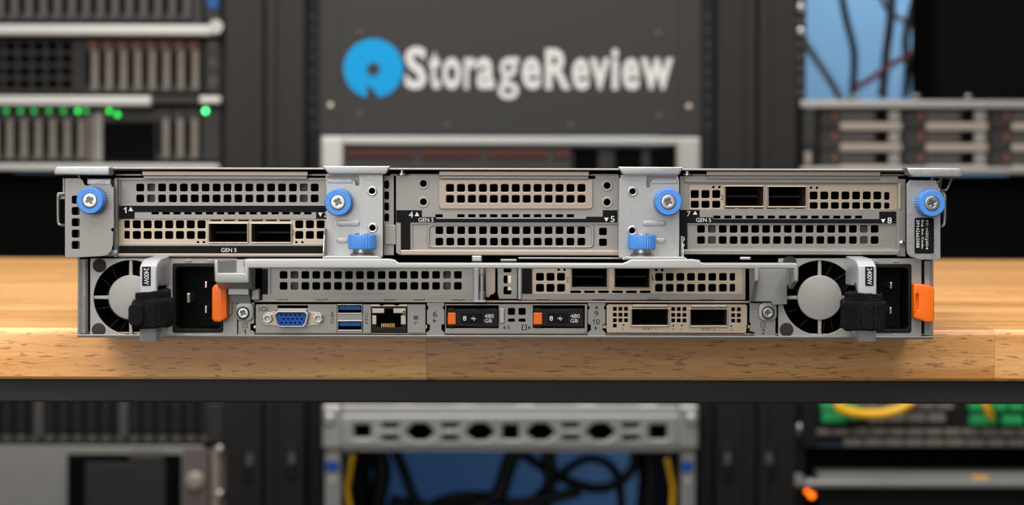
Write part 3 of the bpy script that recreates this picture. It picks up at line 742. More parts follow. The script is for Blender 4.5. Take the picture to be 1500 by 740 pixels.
wedge('foot_rib', at(365, 400, YH).x - 0.0018, at(365, 400, YH).x, [(YH + 0.003, zB + 0.0005), (YH + 0.003, at(365, 392, YH).z), (-0.0015, at(365, 390, YH).z), (-0.0015, zB - 0.004), (-0.009, zB - 0.004)])
o = plate('screw_ear', rr(345, 443, 371, 470.5, 8, 5), [], -0.0018, 0.0016, DIECAST, hb, 0.0004, 2); auto_smooth(o.data)
def ring(cx, cy, parent):
    o = plate('screw_well', circ(cx, cy, 9.6, 32), [circ(cx, cy, 8.0, 28)], -0.0021, 0.0006, RUBBER, parent, 0.00015); return o
ring(356, 459, hb); phillips(356, 459, -0.0016, 7.8, hb, 0.5, depth=0.0016)
# right foot
o = plate('foot_face', [(1099, 388), (1148, 388), (1153, 392), (1153, 446), (1132, 447), (1130, 442), (1099, 442)], [], -0.006, 0.0045, DIECAST, hb, 0.0004, 2); auto_smooth(o.data)
x3 = at(1108.8, 400, YH).x
zq = at(1100, 441.5, -0.006).z; zt_ = at(1100, 390, YH).z; zm = at(1100, 413, YH).z
wedge('foot_rib', x3 - 0.0011, x3 + 0.0011, [(YH + 0.003, zm), (YH + 0.003, zt_), (-0.0055, zt_), (-0.0055, zq), (-0.0075, zq)])
x4 = at(1166.4, 400, YH).x
wedge('foot_rib', x4 - 0.0011, x4 + 0.0011, [(YH + 0.003, zm), (YH + 0.003, zt_), (-0.004, zt_), (-0.004, zm - 0.0045), (-0.007, zm - 0.0045)])
bar_part('foot_back', 1151, 390, 1163, 419, -0.0045, 0.003)
o = plate('screw_ear', rr(1111.5, 443, 1138, 470, 8, 5), [], -0.0018, 0.0016, DIECAST, hb, 0.0004, 2); auto_smooth(o.data)
ring(1125.4, 458.6, hb); phillips(1125.4, 458.6, -0.0016, 7.8, hb, 0.1, depth=0.0016)

# ---- bottom row: numbered columns, ports, drives, network card
def column(x0, x1, yb=492.5):
    n = 4.2
    return plate('column_plate', [(x0, 442.5), (x1, 442.5), (x1, 448), (x1 - 2, 449), (x1 - 2, 453), (x1, 454), (x1, 473), (x1 - 1, 475.5), (x1 - n, 475.5), (x1 - n, 484), (x1 - 1, 486), (x1, 487.5), (x1, yb),
        (x0, yb), (x0, 487.5), (x0 + 1, 486), (x0 + n, 484), (x0 + n, 475.5), (x0 + 1, 475.5), (x0, 473), (x0, 454), (x0 + 2, 453), (x0 + 2, 449), (x0, 448)], [], 0.0, T, STEEL, srv)
e1 = plate('column_plate', [(349, 443), (372.5, 443), (372.5, 474), (367, 475), (367, 484), (372.5, 486), (372.5, 493.5), (352.5, 493.5), (349, 491)], [], 0.0, T, STEEL, srv)
def bolt_icon(x0, y0, x1, y1, parent):
    plate('printed_icon', rr(x0, y0, x1, y1), [rr(x0 + 0.8, y0 + 0.8, x1 - 0.8, y1 - 0.8)], -0.0001, 0.00015, INK, parent, 0)
    cx, cy = (x0 + x1) / 2, (y0 + y1) / 2
    poly('printed_icon', [(cx + .9, cy - 2), (cx - 1.2, cy + .4), (cx, cy + .4), (cx - .9, cy + 2.2), (cx + 1.3, cy - .5), (cx + .1, cy - .5)], 0, INK, parent)
bolt_icon(355.3, 473.3, 362.6, 480.6, e1)
digit_one(356.8, 482.8, 360.8, 490.3, 0, INK, e1)
e2 = plate('column_plate', [(1098, 444), (1136, 444), (1136, 493), (1105, 493), (1105, 487), (1098, 485), (1100, 474), (1098, 472)], [], 0.0, T, STEEL, srv)
bolt_icon(1114.4, 472.5, 1121.6, 479.6, e2)
text('2', 1115.4, 481.8, 1120.6, 489.8, 0, INK, e2, bold=0.01)
k6 = column(625.3, 651)
text('6', 634.2, 456, 640.4, 464.6, 0, INK, k6, bold=0.008)
poly('printed_arrow', tri(634.6, 467.3, 639.6, 473, 'r'), 0, INK, k6)
k9 = column(861.3, 887)
poly('printed_arrow', tri(871, 447.3, 876.4, 452.3, 'u'), 0, INK, k9)
text('9', 870.6, 455.6, 876.6, 463.2, 0, INK, k9, bold=0.008)
digit_one(868.2, 467.4, 871.4, 475.4, 0, INK, k9); text('0', 872.8, 467.4, 878.8, 475.4, 0, INK, k9, bold=0.008)
poly('printed_arrow', tri(871, 478, 875.4, 483.4, 'r'), 0, INK, k9)
for a, b_ in ((371, 375), (622, 626), (882, 888), (1095, 1100)): box('copper_clip', a, 476.5, b_, 481.5, 0.0025, 0.002, GOLD, srv, 0.0002)

io = plate('io_panel', [(374.5, 446.5), (376.5, 445.8), (493.5, 445.8), (493.5, 488), (374.5, 488)], [rr(406.5, 447.4, 451, 451.6, .4), rr(402, 455, 450, 478.5, 3)], 0.0006, T, STEEL, srv)
# VGA connector
def dsub(x0, y0, x1, y1, s, r=3): return [(x0 + r, y0), (x1 - r, y0), (x1, y0 + r), (x1 - s, y1 - r), (x1 - s - r, y1), (x0 + s + r, y1), (x0 + s, y1 - r), (x0, y0 + r)]
vg = plate('vga_flange', [(404, 456), (408, 452.6), (448, 452.6), (452, 456), (468, 458), (473, 462), (473, 472), (468, 476), (452, 478), (448, 480), (408, 480), (404, 477.5), (388, 476), (384, 472), (384, 462), (388, 458)], [dsub(403, 456.6, 450, 478, 3.2)], 0.0003, 0.0008, NICKEL, io, 0.0002)
o = plate('vga_shell', dsub(401.8, 455, 452, 479.5, 3.4, 4), [dsub(404, 458.2, 448.8, 477.6, 3.2, 3.4)], -0.005, 0.006, CHROME, io, 0.0003, 2)
hs = [circ(412.3 + i * 6.62, 461.6, 1.35, 10) for i in range(5)] + [circ(415.5 + i * 6.62, 467.4, 1.35, 10) for i in range(5)] + [circ(412.3 + i * 6.62, 473.2, 1.35, 10) for i in range(5)]
plate('vga_insert', dsub(404.4, 458.6, 448.4, 477.3, 3, 3), hs, -0.0035, 0.003, VGA, io, 0.00015)
box('pin_backing', 406, 459.5, 446, 476.5, 0.0002, 0.0005, VOID, io, 0)
for x in (391.4, 465.6):
    c = P(x, 467, 0.0003)
    o = plate('jack_screw', circ(x, 467, 7.6, 6, 0.3), [circ(x, 467, 3.4, 16)], -0.0028, 0.0030, CHROME, io, 0.0003, 2)
    lathe('jack_thread', [(0.00125, 0), (0.00125, 0.0012), (0.0008, 0.0012)], c, NICKEL, io, '-y', 16)
for a, b_ in ((380, 381), (391.6, 392.6)): poly('printed_icon', rr(a, 449.8, b_, 456.2), 0.0006, INK, io)
plate('printed_icon', rr(383, 450, 390, 456, 1), [rr(384, 451, 389, 455, .6)], 0.0005, 0.00015, INK, io, 0)
text('SS', 484.3, 466.5, 489, 474.2, 0.0006, INK, io, 90)
poly('printed_icon', rr(486.3, 457.6, 487.1, 466), 0.0006, INK, io)
poly('printed_icon', [(486.3, 464), (484.4, 461.8), (484.4, 459.6), (485.2, 459.6), (485.2, 461.5), (486.6, 463)], 0.0006, INK, io)
poly('printed_icon', [(487, 465), (489.2, 462.8), (489.2, 461), (488.4, 461), (488.4, 462.5), (486.9, 464)], 0.0006, INK, io)
poly('printed_icon', tri(485.4, 456, 488, 458.6, 'u'), 0.0006, INK, io)
# USB ports
us = plate('usb_block', rr(493.8, 445.6, 531, 488), [rr(495.2, 446.6, 529.6, 459.2), rr(495.2, 470.2, 529.6, 484)], 0.0004, 0.0014, STEEL, srv)
for y0, y1 in ((446, 459.8), (469.6, 484.6)):
    ms = [plate_mesh([rr(494.3, y0, 530.4, y1, .8), rr(495.6, y0 + 1.2, 529.2, y1 - 1.2)], -0.0006, 0.0012, 0.0002)]
    a, b_ = at(495.6, y1 - 1.2, 0), at(529.2, y0 + 1.2, 0)
    for lo, hi in (((a.x - .0003, 0.0006, a.z), (a.x, 0.014, b_.z)), ((b_.x, 0.0006, a.z), (b_.x + .0003, 0.014, b_.z)), ((a.x, 0.0006, b_.z), (b_.x, 0.014, b_.z + .0003)), ((a.x, 0.0006, a.z - .0003), (b_.x, 0.014, a.z))):
        ms.append(cube(lo, hi))
    add('usb_shell', join_mesh(ms), CHROME, us)
    box('usb_tongue', 496.6, y0 + 1.8, 528.6, y0 + 8.4, 0.0007, 0.010, USB, us, 0.0002)
    box('usb_rear', 495, y0 + 1, 530, y1 - 1, 0.011, 0.001, VOID, us, 0)
pd = plate('label_plate', rr(531.5, 446, 543.5, 488), [], 0.0006, T, STEEL, srv)
text('iDRAC', 534.3, 457.8, 539.2, 475, 0.0006, INK, pd, 90)
# RJ45
rj = plate('network_jack', rr(543.8, 448.8, 595.6, 487, 1), [[(552, 479.5), (552, 463), (549.8, 463), (549.8, 458.5), (559.5, 458.5), (559.5, 453.2), (575.5, 453.2), (575.5, 458.5), (588.5, 458.5), (588.5, 463), (587, 463), (587, 479.5)]], 0.0002, 0.006, BLACK, srv, 0.0003)
for a in ((545, 452, 563, 459), (545, 462.5, 551.5, 475.5), (576, 452, 594.6, 459), (587, 462.5, 594.6, 475.5)):
    o = box('shield_tab', *a, -0.0004, 0.0008, NICKEL, rj, 0.0002)
plate('jack_spring', [(543, 446), (555, 446), (559, 448.5), (563, 446.5), (577, 446.5), (581, 448.5), (586, 446), (596.5, 446), (596.5, 449.5), (543, 449.5)], [], 0.0005, 0.0006, NICKEL, rj)
box('status_led', 590, 455, 594.4, 462, -0.0009, 0.0006, GREENLED, rj, 0.0001)
box('jack_rear', 548, 452, 591, 481, 0.009, 0.001, VOID, rj, 0)
for i in range(8): box('gold_contact', 558.5 + i * 2.6, 474, 559.6 + i * 2.6, 479.3, 0.0016, 0.006, GOLD, rj, 0)
pi_ = plate('label_plate', rr(596.8, 446, 623.3, 487.8, .8), [circ(609.6, 474.6, 2.6, 16)], 0.0006, T, STEEL, srv)
plate('printed_icon', circ(609.3, 465.6, 3.4, 20), [rr(608.7, 464.9, 610.2, 468), rr(608.6, 463, 609.9, 464.2)], 0.0005, 0.00015, INK, pi_, 0)
box('button_tip', 607, 472, 612, 477, 0.0018, 0.0006, WARM, pi_, 0)
# drives
def drive(x0, x1, ox0, ox1, ix0, ix1, tx0, tx1, y0, y1):
    d = plate('drive_carrier', [(x0 + 1, y0 + 1), (x0 + 8, y0 + .2), (x0 + 13, y0 + 2), (x1 - 3, y0 + 1), (x1, y0 + 2.5), (x1, y1 - 1), (x1 - 2, y1), (x0 + 13, y1 - 1.5), (x0 + 9, y1 + .6), (x0 + 1, y1 - .4), (x0, y1 - 2), (x0, y0 + 2)], [], -0.0006, 0.012, BLACK, srv, 0.0005, 2)
    l = box('release_latch', ox0, y0 + 7.2, ox1, y1 - 4.2, -0.0022, 0.002, ORANGE, d, 0.0006, 3)
    box('light_window', ix0, y0 + 8, ix1, y1 - 6, -0.0009, 0.0006, LABEL, d, 0.0001)
    cx, cy = ix0 + 5.2, (y0 + y1) / 2 + 1
    plate('printed_icon', rr(cx - 2.3, cy - 3.4, cx + 2.3, cy + 3.4, 1.8, 4), [rr(cx - 1.1, cy + .2, cx + 1.1, cy + 2.2, .5), rr(cx - 1.2, cy - 2.3, cx + 1.2, cy - 1.2, .4)], -0.00105, 0.0002, WHITE, d, 0)
    cx = ix0 + 18
    poly('printed_icon', [(cx - 4, cy - .3), (cx - 1.9, cy - .3), (cx - 1.2, cy - 1.6), (cx - .6, cy + 1), (cx + .3, cy - 4), (cx + 1.2, cy + 2.6), (cx + 1.8, cy - .3), (cx + 4, cy - .3), (cx + 4, cy + .5), (cx + 2.4, cy + .5), (cx + 1.1, cy + 4.2), (cx + .3, cy - .6), (cx - .5, cy + 2.8), (cx - 1.2, cy + .5), (cx - 4, cy + .5)], -0.0009, WHITE, d)
    text('480', tx0, y0 + 9.2, tx1, y0 + 15, -0.0006, WHITE, d)
    text('GB', tx0, y0 + 16.2, tx0 + (tx1 - tx0) * .8, y0 + 21.6, -0.0006, WHITE, d)
    return d
bay = plate('drive_bay', rr(652, 445.5, 860.5, 488.5, .8), [rr(653.5, 447.5, 730.5, 481), rr(780.8, 447.5, 856.5, 481)] + [rr(744, 451.3, 754.4, 461.7, 2, 2), rr(759.7, 451.3, 770, 461.7, 2, 2), rr(744, 466.9, 754.4, 471.8, 2, 2), rr(759.7, 466.9, 770, 471.8, 2, 2)], 0.0004, T, STEEL, srv)
drive(654.5, 730, 655.8, 667.8, 675.5, 706.3, 710, 723.2, 451, 480)
drive(781.8, 855.5, 781.5, 794.4, 802.3, 831.7, 835.7, 849.3, 451, 480)
poly('printed_arrow', tri(736.5, 477.4, 740.4, 482.9, 'l'), 0.0004, INK, bay)
digit_one(743.2, 477, 746.4, 483.4, 0.0004, INK, bay)
plate('printed_box', rr(764.2, 475.6, 771.8, 483.8), [], 0.0003, 0.00015, INK, bay, 0)
text('0', 766.2, 476.6, 769.8, 482.8, 0.0002, WHITE, bay)
poly('printed_arrow', tri(774, 477.4, 778, 482.9, 'r'), 0.0004, INK, bay)
box('bay_clip', 731.5, 452, 739, 474, -0.0008, 0.001, BRIGHT, bay, 0.0004)
box('bay_clip', 856.5, 448, 860.5, 487, -0.0006, 0.001, STEEL, bay, 0.0003)
# two-port network card
nc = plate('network_card', [(888.5, 447.5), (891, 446), (1092, 446), (1094.5, 448), (1094.5, 476), (1092.8, 478), (1094, 480), (1092.5, 488), (889.5, 487.5), (888.5, 484)],
     [rr(x, y, x + 5.4, y + 5.6, .6, 1) for x in (898, 906.2, 914.4) for y in (449.9, 458.6, 466.6)] + [rr(898, 474.7, 903.4, 480, .6, 1)]
     + [rr(x, y, x + 5.4, y + 5.6, .6, 1) for x in (983.5, 991.7, 1000) for y in (450.2, 458.9, 466.9)]
     + [rr(x, y, x + 5.4, y + 5.6, .6, 1) for x in (1071.3, 1079.7) for y in (450.6, 459.3, 467.3)]
     + [circ(913.6, 476.6, 1.3, 10), circ(986.4, 477.3, 1.3, 10), circ(999.1, 477, 1.3, 10), circ(1071.6, 478, 1.3, 10)]
     + [rr(926, 450, 978.5, 477), rr(1012, 450, 1065, 477.5)], 0.0, T, CHAMP, srv)
for a, b_, dy in ((923.4, 980.6, 0), (1009.6, 1066.6, .6)):
    cage_port(a, 451.2 + dy, b_, 478.6 + dy, -0.0003, nc, lip=2.0)
    box('cage_top', a + 3, 446.2 + dy, b_ - 2, 450.6 + dy, -0.0022, 0.002, NICKEL, nc, 0.0003)
box('card_backing', 896, 448, 1090, 482, 0.012, 0.0005, VOID, nc, 0)
for s, a, b_, y in (('PORT', 941.6, 956, 480), ('PORT', 1027.6, 1042, 481), ('2', 1045, 1047.8, 481), ('L', 912.2, 914.4, 480.2), ('A', 985, 987.8, 480.4), ('L', 998, 1000, 480.4), ('A', 1070.3, 1073, 481.3)):
    text(s, a, y, b_, y + 3.6, 0, INK, nc)
digit_one(959.6, 480, 961.6, 483.6, 0, INK, nc)

# ---- power supplies
def sector(cx, cy, r0, r1, a0, a1, n=10):
    return [(cx + r1 * math.cos(a0 + (a1 - a0) * i / n), cy + r1 * math.sin(a0 + (a1 - a0) * i / n)) for i in range(n + 1)] + [(cx + r0 * math.cos(a1 + (a0 - a1) * i / n), cy + r0 * math.sin(a1 + (a0 - a1) * i / n)) for i in range(n + 1)]
def power_supply(side, fx, fy, face, feet, inlet, pins, wires):
    x0, x1 = face
    ps = plate('power_supply', rr(x0, 378.5, x1, 492.5, 1.5), [circ(fx, fy, 54.5, 64), rr(inlet[0], inlet[1], inlet[2], inlet[3], 3)], 0.0, 0.0012, PSUMET, srv, 0.0002)
    # fan: guard with hub and four tapering struts, frame tube, rotor
    gp = []
    for i in range(4):
        a = i * PI / 2
        for t in range(9):
            b_ = a + 0.085 + (PI / 2 - 0.17) * t / 8
            if t == 0: gp.append((fx + 55.5 * math.cos(a) - 2.4 * math.sin(a) * 1, fy + 55.5 * math.sin(a) + 2.4 * math.cos(a)))
            gp.append((fx + 33 * math.cos(b_), fy + 33 * math.sin(b_)))
        a2 = a + PI / 2
        gp.append((fx + 55.5 * math.cos(a2) + 2.4 * math.sin(a2), fy + 55.5 * math.sin(a2) - 2.4 * math.cos(a2)))
    g = plate('fan_guard', gp, [], 0.0009, 0.0014, PSUMET, ps, 0.0003, 2)
    h = plate('fan_hub', circ(fx, fy, 32.6, 64), [], -0.0003, 0.0016, PSUMET, ps, 0.0004, 3); auto_smooth(h.data)
    c = P(fx, fy, 0.010)
    fr = add('fan_tube', plate_mesh([circ(fx, fy, 57, 64), circ(fx, fy, 54.6, 64)], 0.0012, 0.022, 0), BLACK, ps)
    bm = bmesh.new(); k = sc_at(0.006)
    for i in range(7):
        a0 = i * 2 * PI / 7 + 0.3
        rows = []
        for j in range(7):
            f = j / 6; r = (34 + 19.5 * f) * k
            rows.append([bm.verts.new((c.x + r * math.cos(a0 + 0.22 * f + s * 0.62), 0.005 + 0.009 * s, c.z + r * math.sin(a0 + 0.22 * f + s * 0.62))) for s in (0, 0.35, 0.7, 1)])
        for A, B in zip(rows, rows[1:]):
            for q in range(3): bm.faces.new((A[q], A[q + 1], B[q + 1], B[q]))
    r_ = bmesh.ops.solidify(bm, geom=list(bm.faces), thickness=0.0006)
    add('fan_blades', bm_mesh(bm), BLACK, ps)
    o = lathe('fan_rotor', [(0.0117, 0.0), (0.0117, 0.0105), (0.0108, 0.0112)], c + Vector((0, 0.006, 0)), BLACK, ps, '-y', 40)
    cuboid('fan_rear', (c.x - 0.021, 0.026, c.z - 0.0205), (c.x + 0.021, 0.028, c.z + 0.0205), VOID, ps)
    for a in wires:
        p = [(fx + 33 * math.cos(a), fy + 33 * math.sin(a)), (fx + 54 * math.cos(a + .12), fy + 54 * math.sin(a + .12))]
        tube('stator_vane', [at(*p[0], 0.003), at(*p[1], 0.003)], 0.00018, RUBBER, ps, 6, sub=1)
    for (x, y) in feet:
        o = plate('rubber_plug', circ(x, y, 10, 32), [], -0.0006, 0.0008, RUBBER, ps, 0.0003, 2); auto_smooth(o.data)
    # inlet: rim, tub, pins
    a, b_, c_, d = inlet
    rim = plate('inlet_rim', rr(a, b_, c_, d, 3, 3), [rr(a + 4.2, b_ + 5.5, c_ - 4.2, d - 5, 6, 5)], -0.0008, 0.004, BLACK, ps, 0.0004, 2)
    q0, q1 = at(a + 2, d - 2, 0), at(c_ - 2, b_ + 2, 0)
    tub = []
    tw = 0.0008
    for lo, hi in (((q0.x, .003, q0.z), (q0.x + tw, .021, q1.z)), ((q1.x - tw, .003, q0.z), (q1.x, .021, q1.z)), ((q0.x, .003, q1.z - tw), (q1.x, .021, q1.z)), ((q0.x, .003, q0.z), (q1.x, .021, q0.z + tw)), ((q0.x, .021, q0.z), (q1.x, .022, q1.z))):
        tub.append(cube(lo, hi))
    add('inlet_tub', join_mesh(tub), TUB, ps)
    for (p0, p1, p2, p3) in pins:
        e0, e1_ = at(p0, p3, 0.004), at(p2, p1, 0.004)
        cuboid('power_pin', (e0.x, 0.004, e0.z), (e1_.x, 0.0215, e1_.z), COPPER, ps, 0.0003)
    return ps
PA = math.radians
psl = power_supply(-1, 191.5, 435.8, (132, 347.5), [(145.4, 389), (144.2, 483.4)], (253, 386, 326.5, 487), [(273.6, 429.8, 278.2, 443.8), (300, 412.6, 303.2, 422), (300, 448.6, 303.2, 459)], [PA(x) for x in (100, 118, 155, 208, 232, 285, 30)])
box('latch_track', 332.5, 425, 340, 461, -0.0012, 0.002, WARM, psl, 0.0003)
for a, b_ in ((271, 281), (303, 312)):
    box('case_tab', a, 380, b_, 383.5, -0.0006, 0.001, PSUMET, psl, 0.0002); box('case_tab', a, 489.5, b_, 491.5, -0.0006, 0.001, PSUMET, psl, 0.0002)
psr = power_supply(1, 1200.8, 436.2, (1140, 1350), [(1152.3, 483), (1157, 384.5)], (1261, 387, 1335, 487.5), [(1304, 413.5, 1307, 423), (1303.2, 450.4, 1306.4, 460), (1277, 430, 1281.5, 444)], [PA(x) for x in (62, 78, 15, 118, 150, 195, 285, 310)])
for a, b_ in ((1276, 1287), (1308, 1317)):
    box('case_tab', a, 381, b_, 384.3, -0.0006, 0.001, PSUMET, psr, 0.0002); box('case_tab', a, 490, b_, 492, -0.0006, 0.001, PSUMET, psr, 0.0002)
# orange release levers
o = plate('release_lever', [(310.5, 422), (314, 417.5), (319, 416.2), (324, 417), (332.5, 422), (332.5, 466), (322, 472.3), (313, 471.5), (310, 467)], [], -0.0085, 0.0085, ORANGE, psl, 0.0009, 3); auto_smooth(o.data)
for i in range(4): box('grip_rib', 323.5 + i * 2.2, 424, 324.6 + i * 2.2, 464, -0.0088, 0.0008, ORANGE, psl, 0.0001)
o = plate('release_lever', [(1338.8, 417), (1341, 415.6), (1362, 418), (1367, 420.5), (1369, 425), (1368.6, 468), (1366, 472.4), (1358, 472.8), (1340, 466.8), (1338.5, 465)], [rr(1342.5, 431.5, 1345.6, 454, .8, 2)], -0.0075, 0.0065, ORANGE, psr, 0.0009, 3); auto_smooth(o.data)
box('lever_core', 1341.5, 430, 1346.5, 456, -0.0055, 0.004, ORANGE, psr, 0)
box('lever_tail', 1334.5, 416.5, 1340, 462, -0.0006, 0.003, BLACK, psr, 0.0003)
# frosted carrying loops
def pull_loop(x0, x1, ps, tx0, tx1, sgn):
    YL = -0.036
    X0, X1 = at(x0, 440, YL).x, at(x1, 440, YL).x
    zt_, zb = at(228 if sgn < 0 else 1266, 384.5, YL).z, at(228 if sgn < 0 else 1266, 501, YL).z
    zi, zj = zt_ - 0.0125, zb + 0.0085
    zm_ = (zi + zj) / 2
    out = [(0.0, zt_ + 0.0015), (-0.024, zt_ + 0.0012), (-0.031, zt_), (-0.0352, zt_ - 0.002), (-0.036, zt_ - 0.0045), (-0.036, zb + 0.003), (-0.0345, zb), (-0.028, zb + 0.0002), (-0.020, zb + 0.0035), (0.0, zb + 0.0055)]
    inn = [(0.0, zi - 0.0005), (-0.020, zi), (-0.029, zi + 0.002), (-0.0322, zi - 0.0012), (-0.0326, zi - 0.005), (-0.0326, zj + 0.004), (-0.031, zj + 0.001), (-0.026, zj), (0.0, zj + 0.001)]
    lp = prism_x('pull_loop', out + inn[::-1], X0, X1, CLEAR, ps, 0.0007, res=3)
    auto_smooth(lp.data)
    lb = plate('rating_label', rr(tx0, 390.8, tx1, 418.8, .6), [], YL - 0.0003, 0.0004, LABEL, ps, 0)
    text('2400W', tx0 + 2.6, 392.8, tx1 - 2.4, 417.0, YL - 0.0003, WHITE, ps, -90)
pull_loop(204.3, 229, psl, 208.2, 220.6, -1)
pull_loop(1257.5, 1284, psr, 1267.6, 1279.8, 1)

# ---- hook-and-loop straps wrapped round the pull loops
def strap(label, x0, x1, y0, y1, up, tab, tilt):
    YS = -0.046
    root = thing('cable_strap', label, 'strap', at((x0 + x1) / 2, y1, -0.036), 'hook-and-loop straps on the pull loops')
    def band(name, a, b_, c_, d, yf, yb, th, seed, slope):
        rnd = random.Random(seed)
        p, q = at(a, d, yf), at(b_, c_, yf)
        cx, hw, cy, hd = (p.x + q.x) / 2, (q.x - p.x) / 2, (yf + yb) / 2, (yb - yf) / 2
        n, m = 200, 22
        bm = bmesh.new()
        def ring(off, z, j, rough):
            rg = []
            for i in range(n):
                t = 2 * PI * i / n
                e = 0.42
                ct, s_ = math.cos(t), math.sin(t)
                ux = math.copysign(abs(ct) ** e, ct); uy = math.copysign(abs(s_) ** e, s_)
                rib = 0.0005 * math.sin(i * 2 * PI / 5) if rough else 0
                rr_ = rnd.uniform(-0.00022, 0.00022) if rough else 0
                wob = 0.0006 * math.sin(2.1 * t + seed) + 0.0004 * math.sin(5 * z * 100 + seed)
                rg.append(bm.verts.new((cx + ux * (hw + off + rib + rr_) + wob * .6, cy + uy * (hd + off + rib + rr_), z + slope * ux * hw + wob * .5 + (rnd.uniform(-.0002, .0002) if rough else 0))))
            return rg
        rings = []
        for j in range(m + 1):
            f = j / m; z = p.z + (q.z - p.z) * f
            edge = 0.0006 * (max(0, abs(f - .5) * 2 - .8) / .2) ** 2
            rings.append(ring(-edge, z, j, True))
        inner = [ring(-th, q.z - 0.0006, 0, False), ring(-th, p.z + 0.0006, 0, False)]
        seq = rings + inner
        for A, B in zip(seq, seq[1:] + seq[:1]):
            for i in range(n): bm.faces.new((A[i], A[(i + 1) % n], B[(i + 1) % n], B[i]))
        bmesh.ops.recalc_face_normals(bm, faces=bm.faces)
        return add(name, bm_mesh(bm), VELCRO, root, True), (cx, hw, cy, hd, p.z, q.z)
    o, s = band('strap_band', x0, x1, y0, y1, YS, -0.0262, 0.0022, 3, tilt)
    o2, s2 = band('strap_overlap', *up, YS + 0.0012, -0.0270, 0.0022, 5, tilt * 2.2)
    fib = [(s, 2600), (s2, 700)]
    if tab:
        t_ = plate('strap_tab', rr(*tab, 9, 6), [], YS - 0.0026, 0.0024, VELCRO, root, 0.0009, 3); auto_smooth(t_.data)
    # loose fibres
    rnd = random.Random(11); V = []; Fc = []
    def fibre(p, nrm):
        d = (Vector(nrm) + Vector((rnd.uniform(-.9, .9), rnd.uniform(-.5, .5), rnd.uniform(-.9, .9)))).normalized() * rnd.uniform(0.0006, 0.0014)
        s_ = Vector((rnd.uniform(-1, 1), rnd.uniform(-1, 1), rnd.uniform(-1, 1))).cross(d).normalized() * 0.00004
        i = len(V); V.extend([p - s_, p + s_, p + d]); Fc.append((i, i + 1, i + 2))
    for (cx, hw, cy, hd, z0, z1), cnt in fib:
        for _ in range(cnt):
            t = rnd.uniform(PI, 2 * PI) if rnd.random() < .8 else rnd.uniform(0, PI)
            ct, s_ = math.cos(t), math.sin(t); e = 0.42
            ux = math.copysign(abs(ct) ** e, ct); uy = math.copysign(abs(s_) ** e, s_)
            z = rnd.uniform(z0, z1)
            fibre(Vector((cx + ux * hw, cy + uy * hd, z)), (ct, s_, rnd.uniform(-.3, .3)))
    if tab:
        for _ in range(700):
            fibre(at(rnd.uniform(tab[0], tab[2]), rnd.uniform(tab[1], tab[3]), YS - 0.0024), (0, -1, 0))
    me = bpy.data.meshes.new('f'); me.from_pydata([tuple(v) for v in V], [], Fc)
    f = add('fibre_fuzz', me, FUZZ, root); f['kind'] = 'stuff'
    return root
strap('black hook-and-loop strap with rounded end tab on the left pull loop', 193, 246, 439, 481.5, (197, 241, 428, 444), (187.5, 445, 209, 478), 0.05)
strap('black hook-and-loop strap on the pull loop next to the right orange lever', 1240, 1298.5, 442, 484.5, (1246, 1293, 430.5, 445), None, -0.02)

# ------------------------------------------------------------------ racks behind the bench
YR = 1.35                     # face of the rack equipment
KR = sc_at(YR)                # metres per pixel there
PITCH = 711.0
def rx(px, Y=YR): return at(px, PY, Y).x
def rz(py, Y=YR): return at(750, py, Y).z
RTOP = 2.05
def rack(cx, label):
    root = thing('server_rack', label, 'rack', (rx(cx), YR + 0.45, 0), 'equipment racks standing side by side')
    X = rx(cx); W = 0.30
    for s in (-1, 1):
        xo, xi = X + s * W, X + s * (W - 0.047)
        lo, hi = min(xo, xi), max(xo, xi)
        pr = [(lo + 0.0005, YR - 0.03), (hi - 0.0005, YR - 0.03), (hi - 0.0005, YR + 0.03), (lo + 0.0005, YR + 0.03)]
        post = prism_z('front_post', pr, 0.04, RTOP, RACK, root, 0.006, 4); auto_smooth(post.data)
        # rounded outer bead that catches the light where two racks meet
        xb0, xb1 = (xo - s * 0.0125, xo - s * 0.0008)
        bd = prism_z('edge_bead', [(min(xb0, xb1), YR - 0.036), (max(xb0, xb1), YR - 0.036), (max(xb0, xb1), YR - 0.028), (min(xb0, xb1), YR - 0.028)], 0.05, RTOP - 0.01, RACK, post, 0.003, 4); auto_smooth(bd.data)
        xm0, xm1 = X + s * 0.236, X + s * 0.252
        cuboid('mounting_rail', (min(xm0, xm1), YR + 0.002, 0.06), (max(xm0, xm1), YR + 0.005, RTOP - 0.02), RACKDARK, root, 0.0005)
        cuboid('rear_post', (lo + 0.0005, YR + 0.84, 0.04), (hi - 0.0005, YR + 0.90, RTOP), RACKDARK, root, 0.003)
        xs = X + s * (W - 0.003)
        cuboid('side_panel', (min(xs, xs - s * 0.002), YR + 0.03, 0.05), (max(xs, xs - s * 0.002), YR + 0.84, RTOP), RACKDARK, root, 0)
    cuboid('roof_panel', (X - W + .0005, YR - 0.03, RTOP), (X + W - .0005, YR + 0.9, RTOP + 0.03), RACK, root, 0.002)
    cuboid('base_plinth', (X - W + .0005, YR - 0.03, 0), (X + W - .0005, YR + 0.9, 0.04), RACK, root, 0.002)
    return root
rkL = rack(748 - PITCH, 'charcoal equipment rack at the left with drive shelves and green lights')
rkM = rack(748, 'charcoal equipment rack in the middle holding the logo panel')
rkR = rack(748 + PITCH, 'charcoal equipment rack at the right with cables against a blue wall')
for root, x0, xs in ((rkL, 365, None), (rkR, 1066, None)):
    pass
# latches on the posts under the bench
def latch(px, py, parent):
    a = box('post_latch', px - 9, py - 24, px + 9, py + 26, YR - 0.034, 0.006, RACKDARK, parent, 0.002)
    box('latch_button', px - 5, py - 12, px + 5, py + 6, YR - 0.038, 0.006, MGREY, a, 0.001)
latch(365, 678, rkL); latch(427, 676, rkM); latch(1066, 676, rkM); latch(1127, 676, rkR)
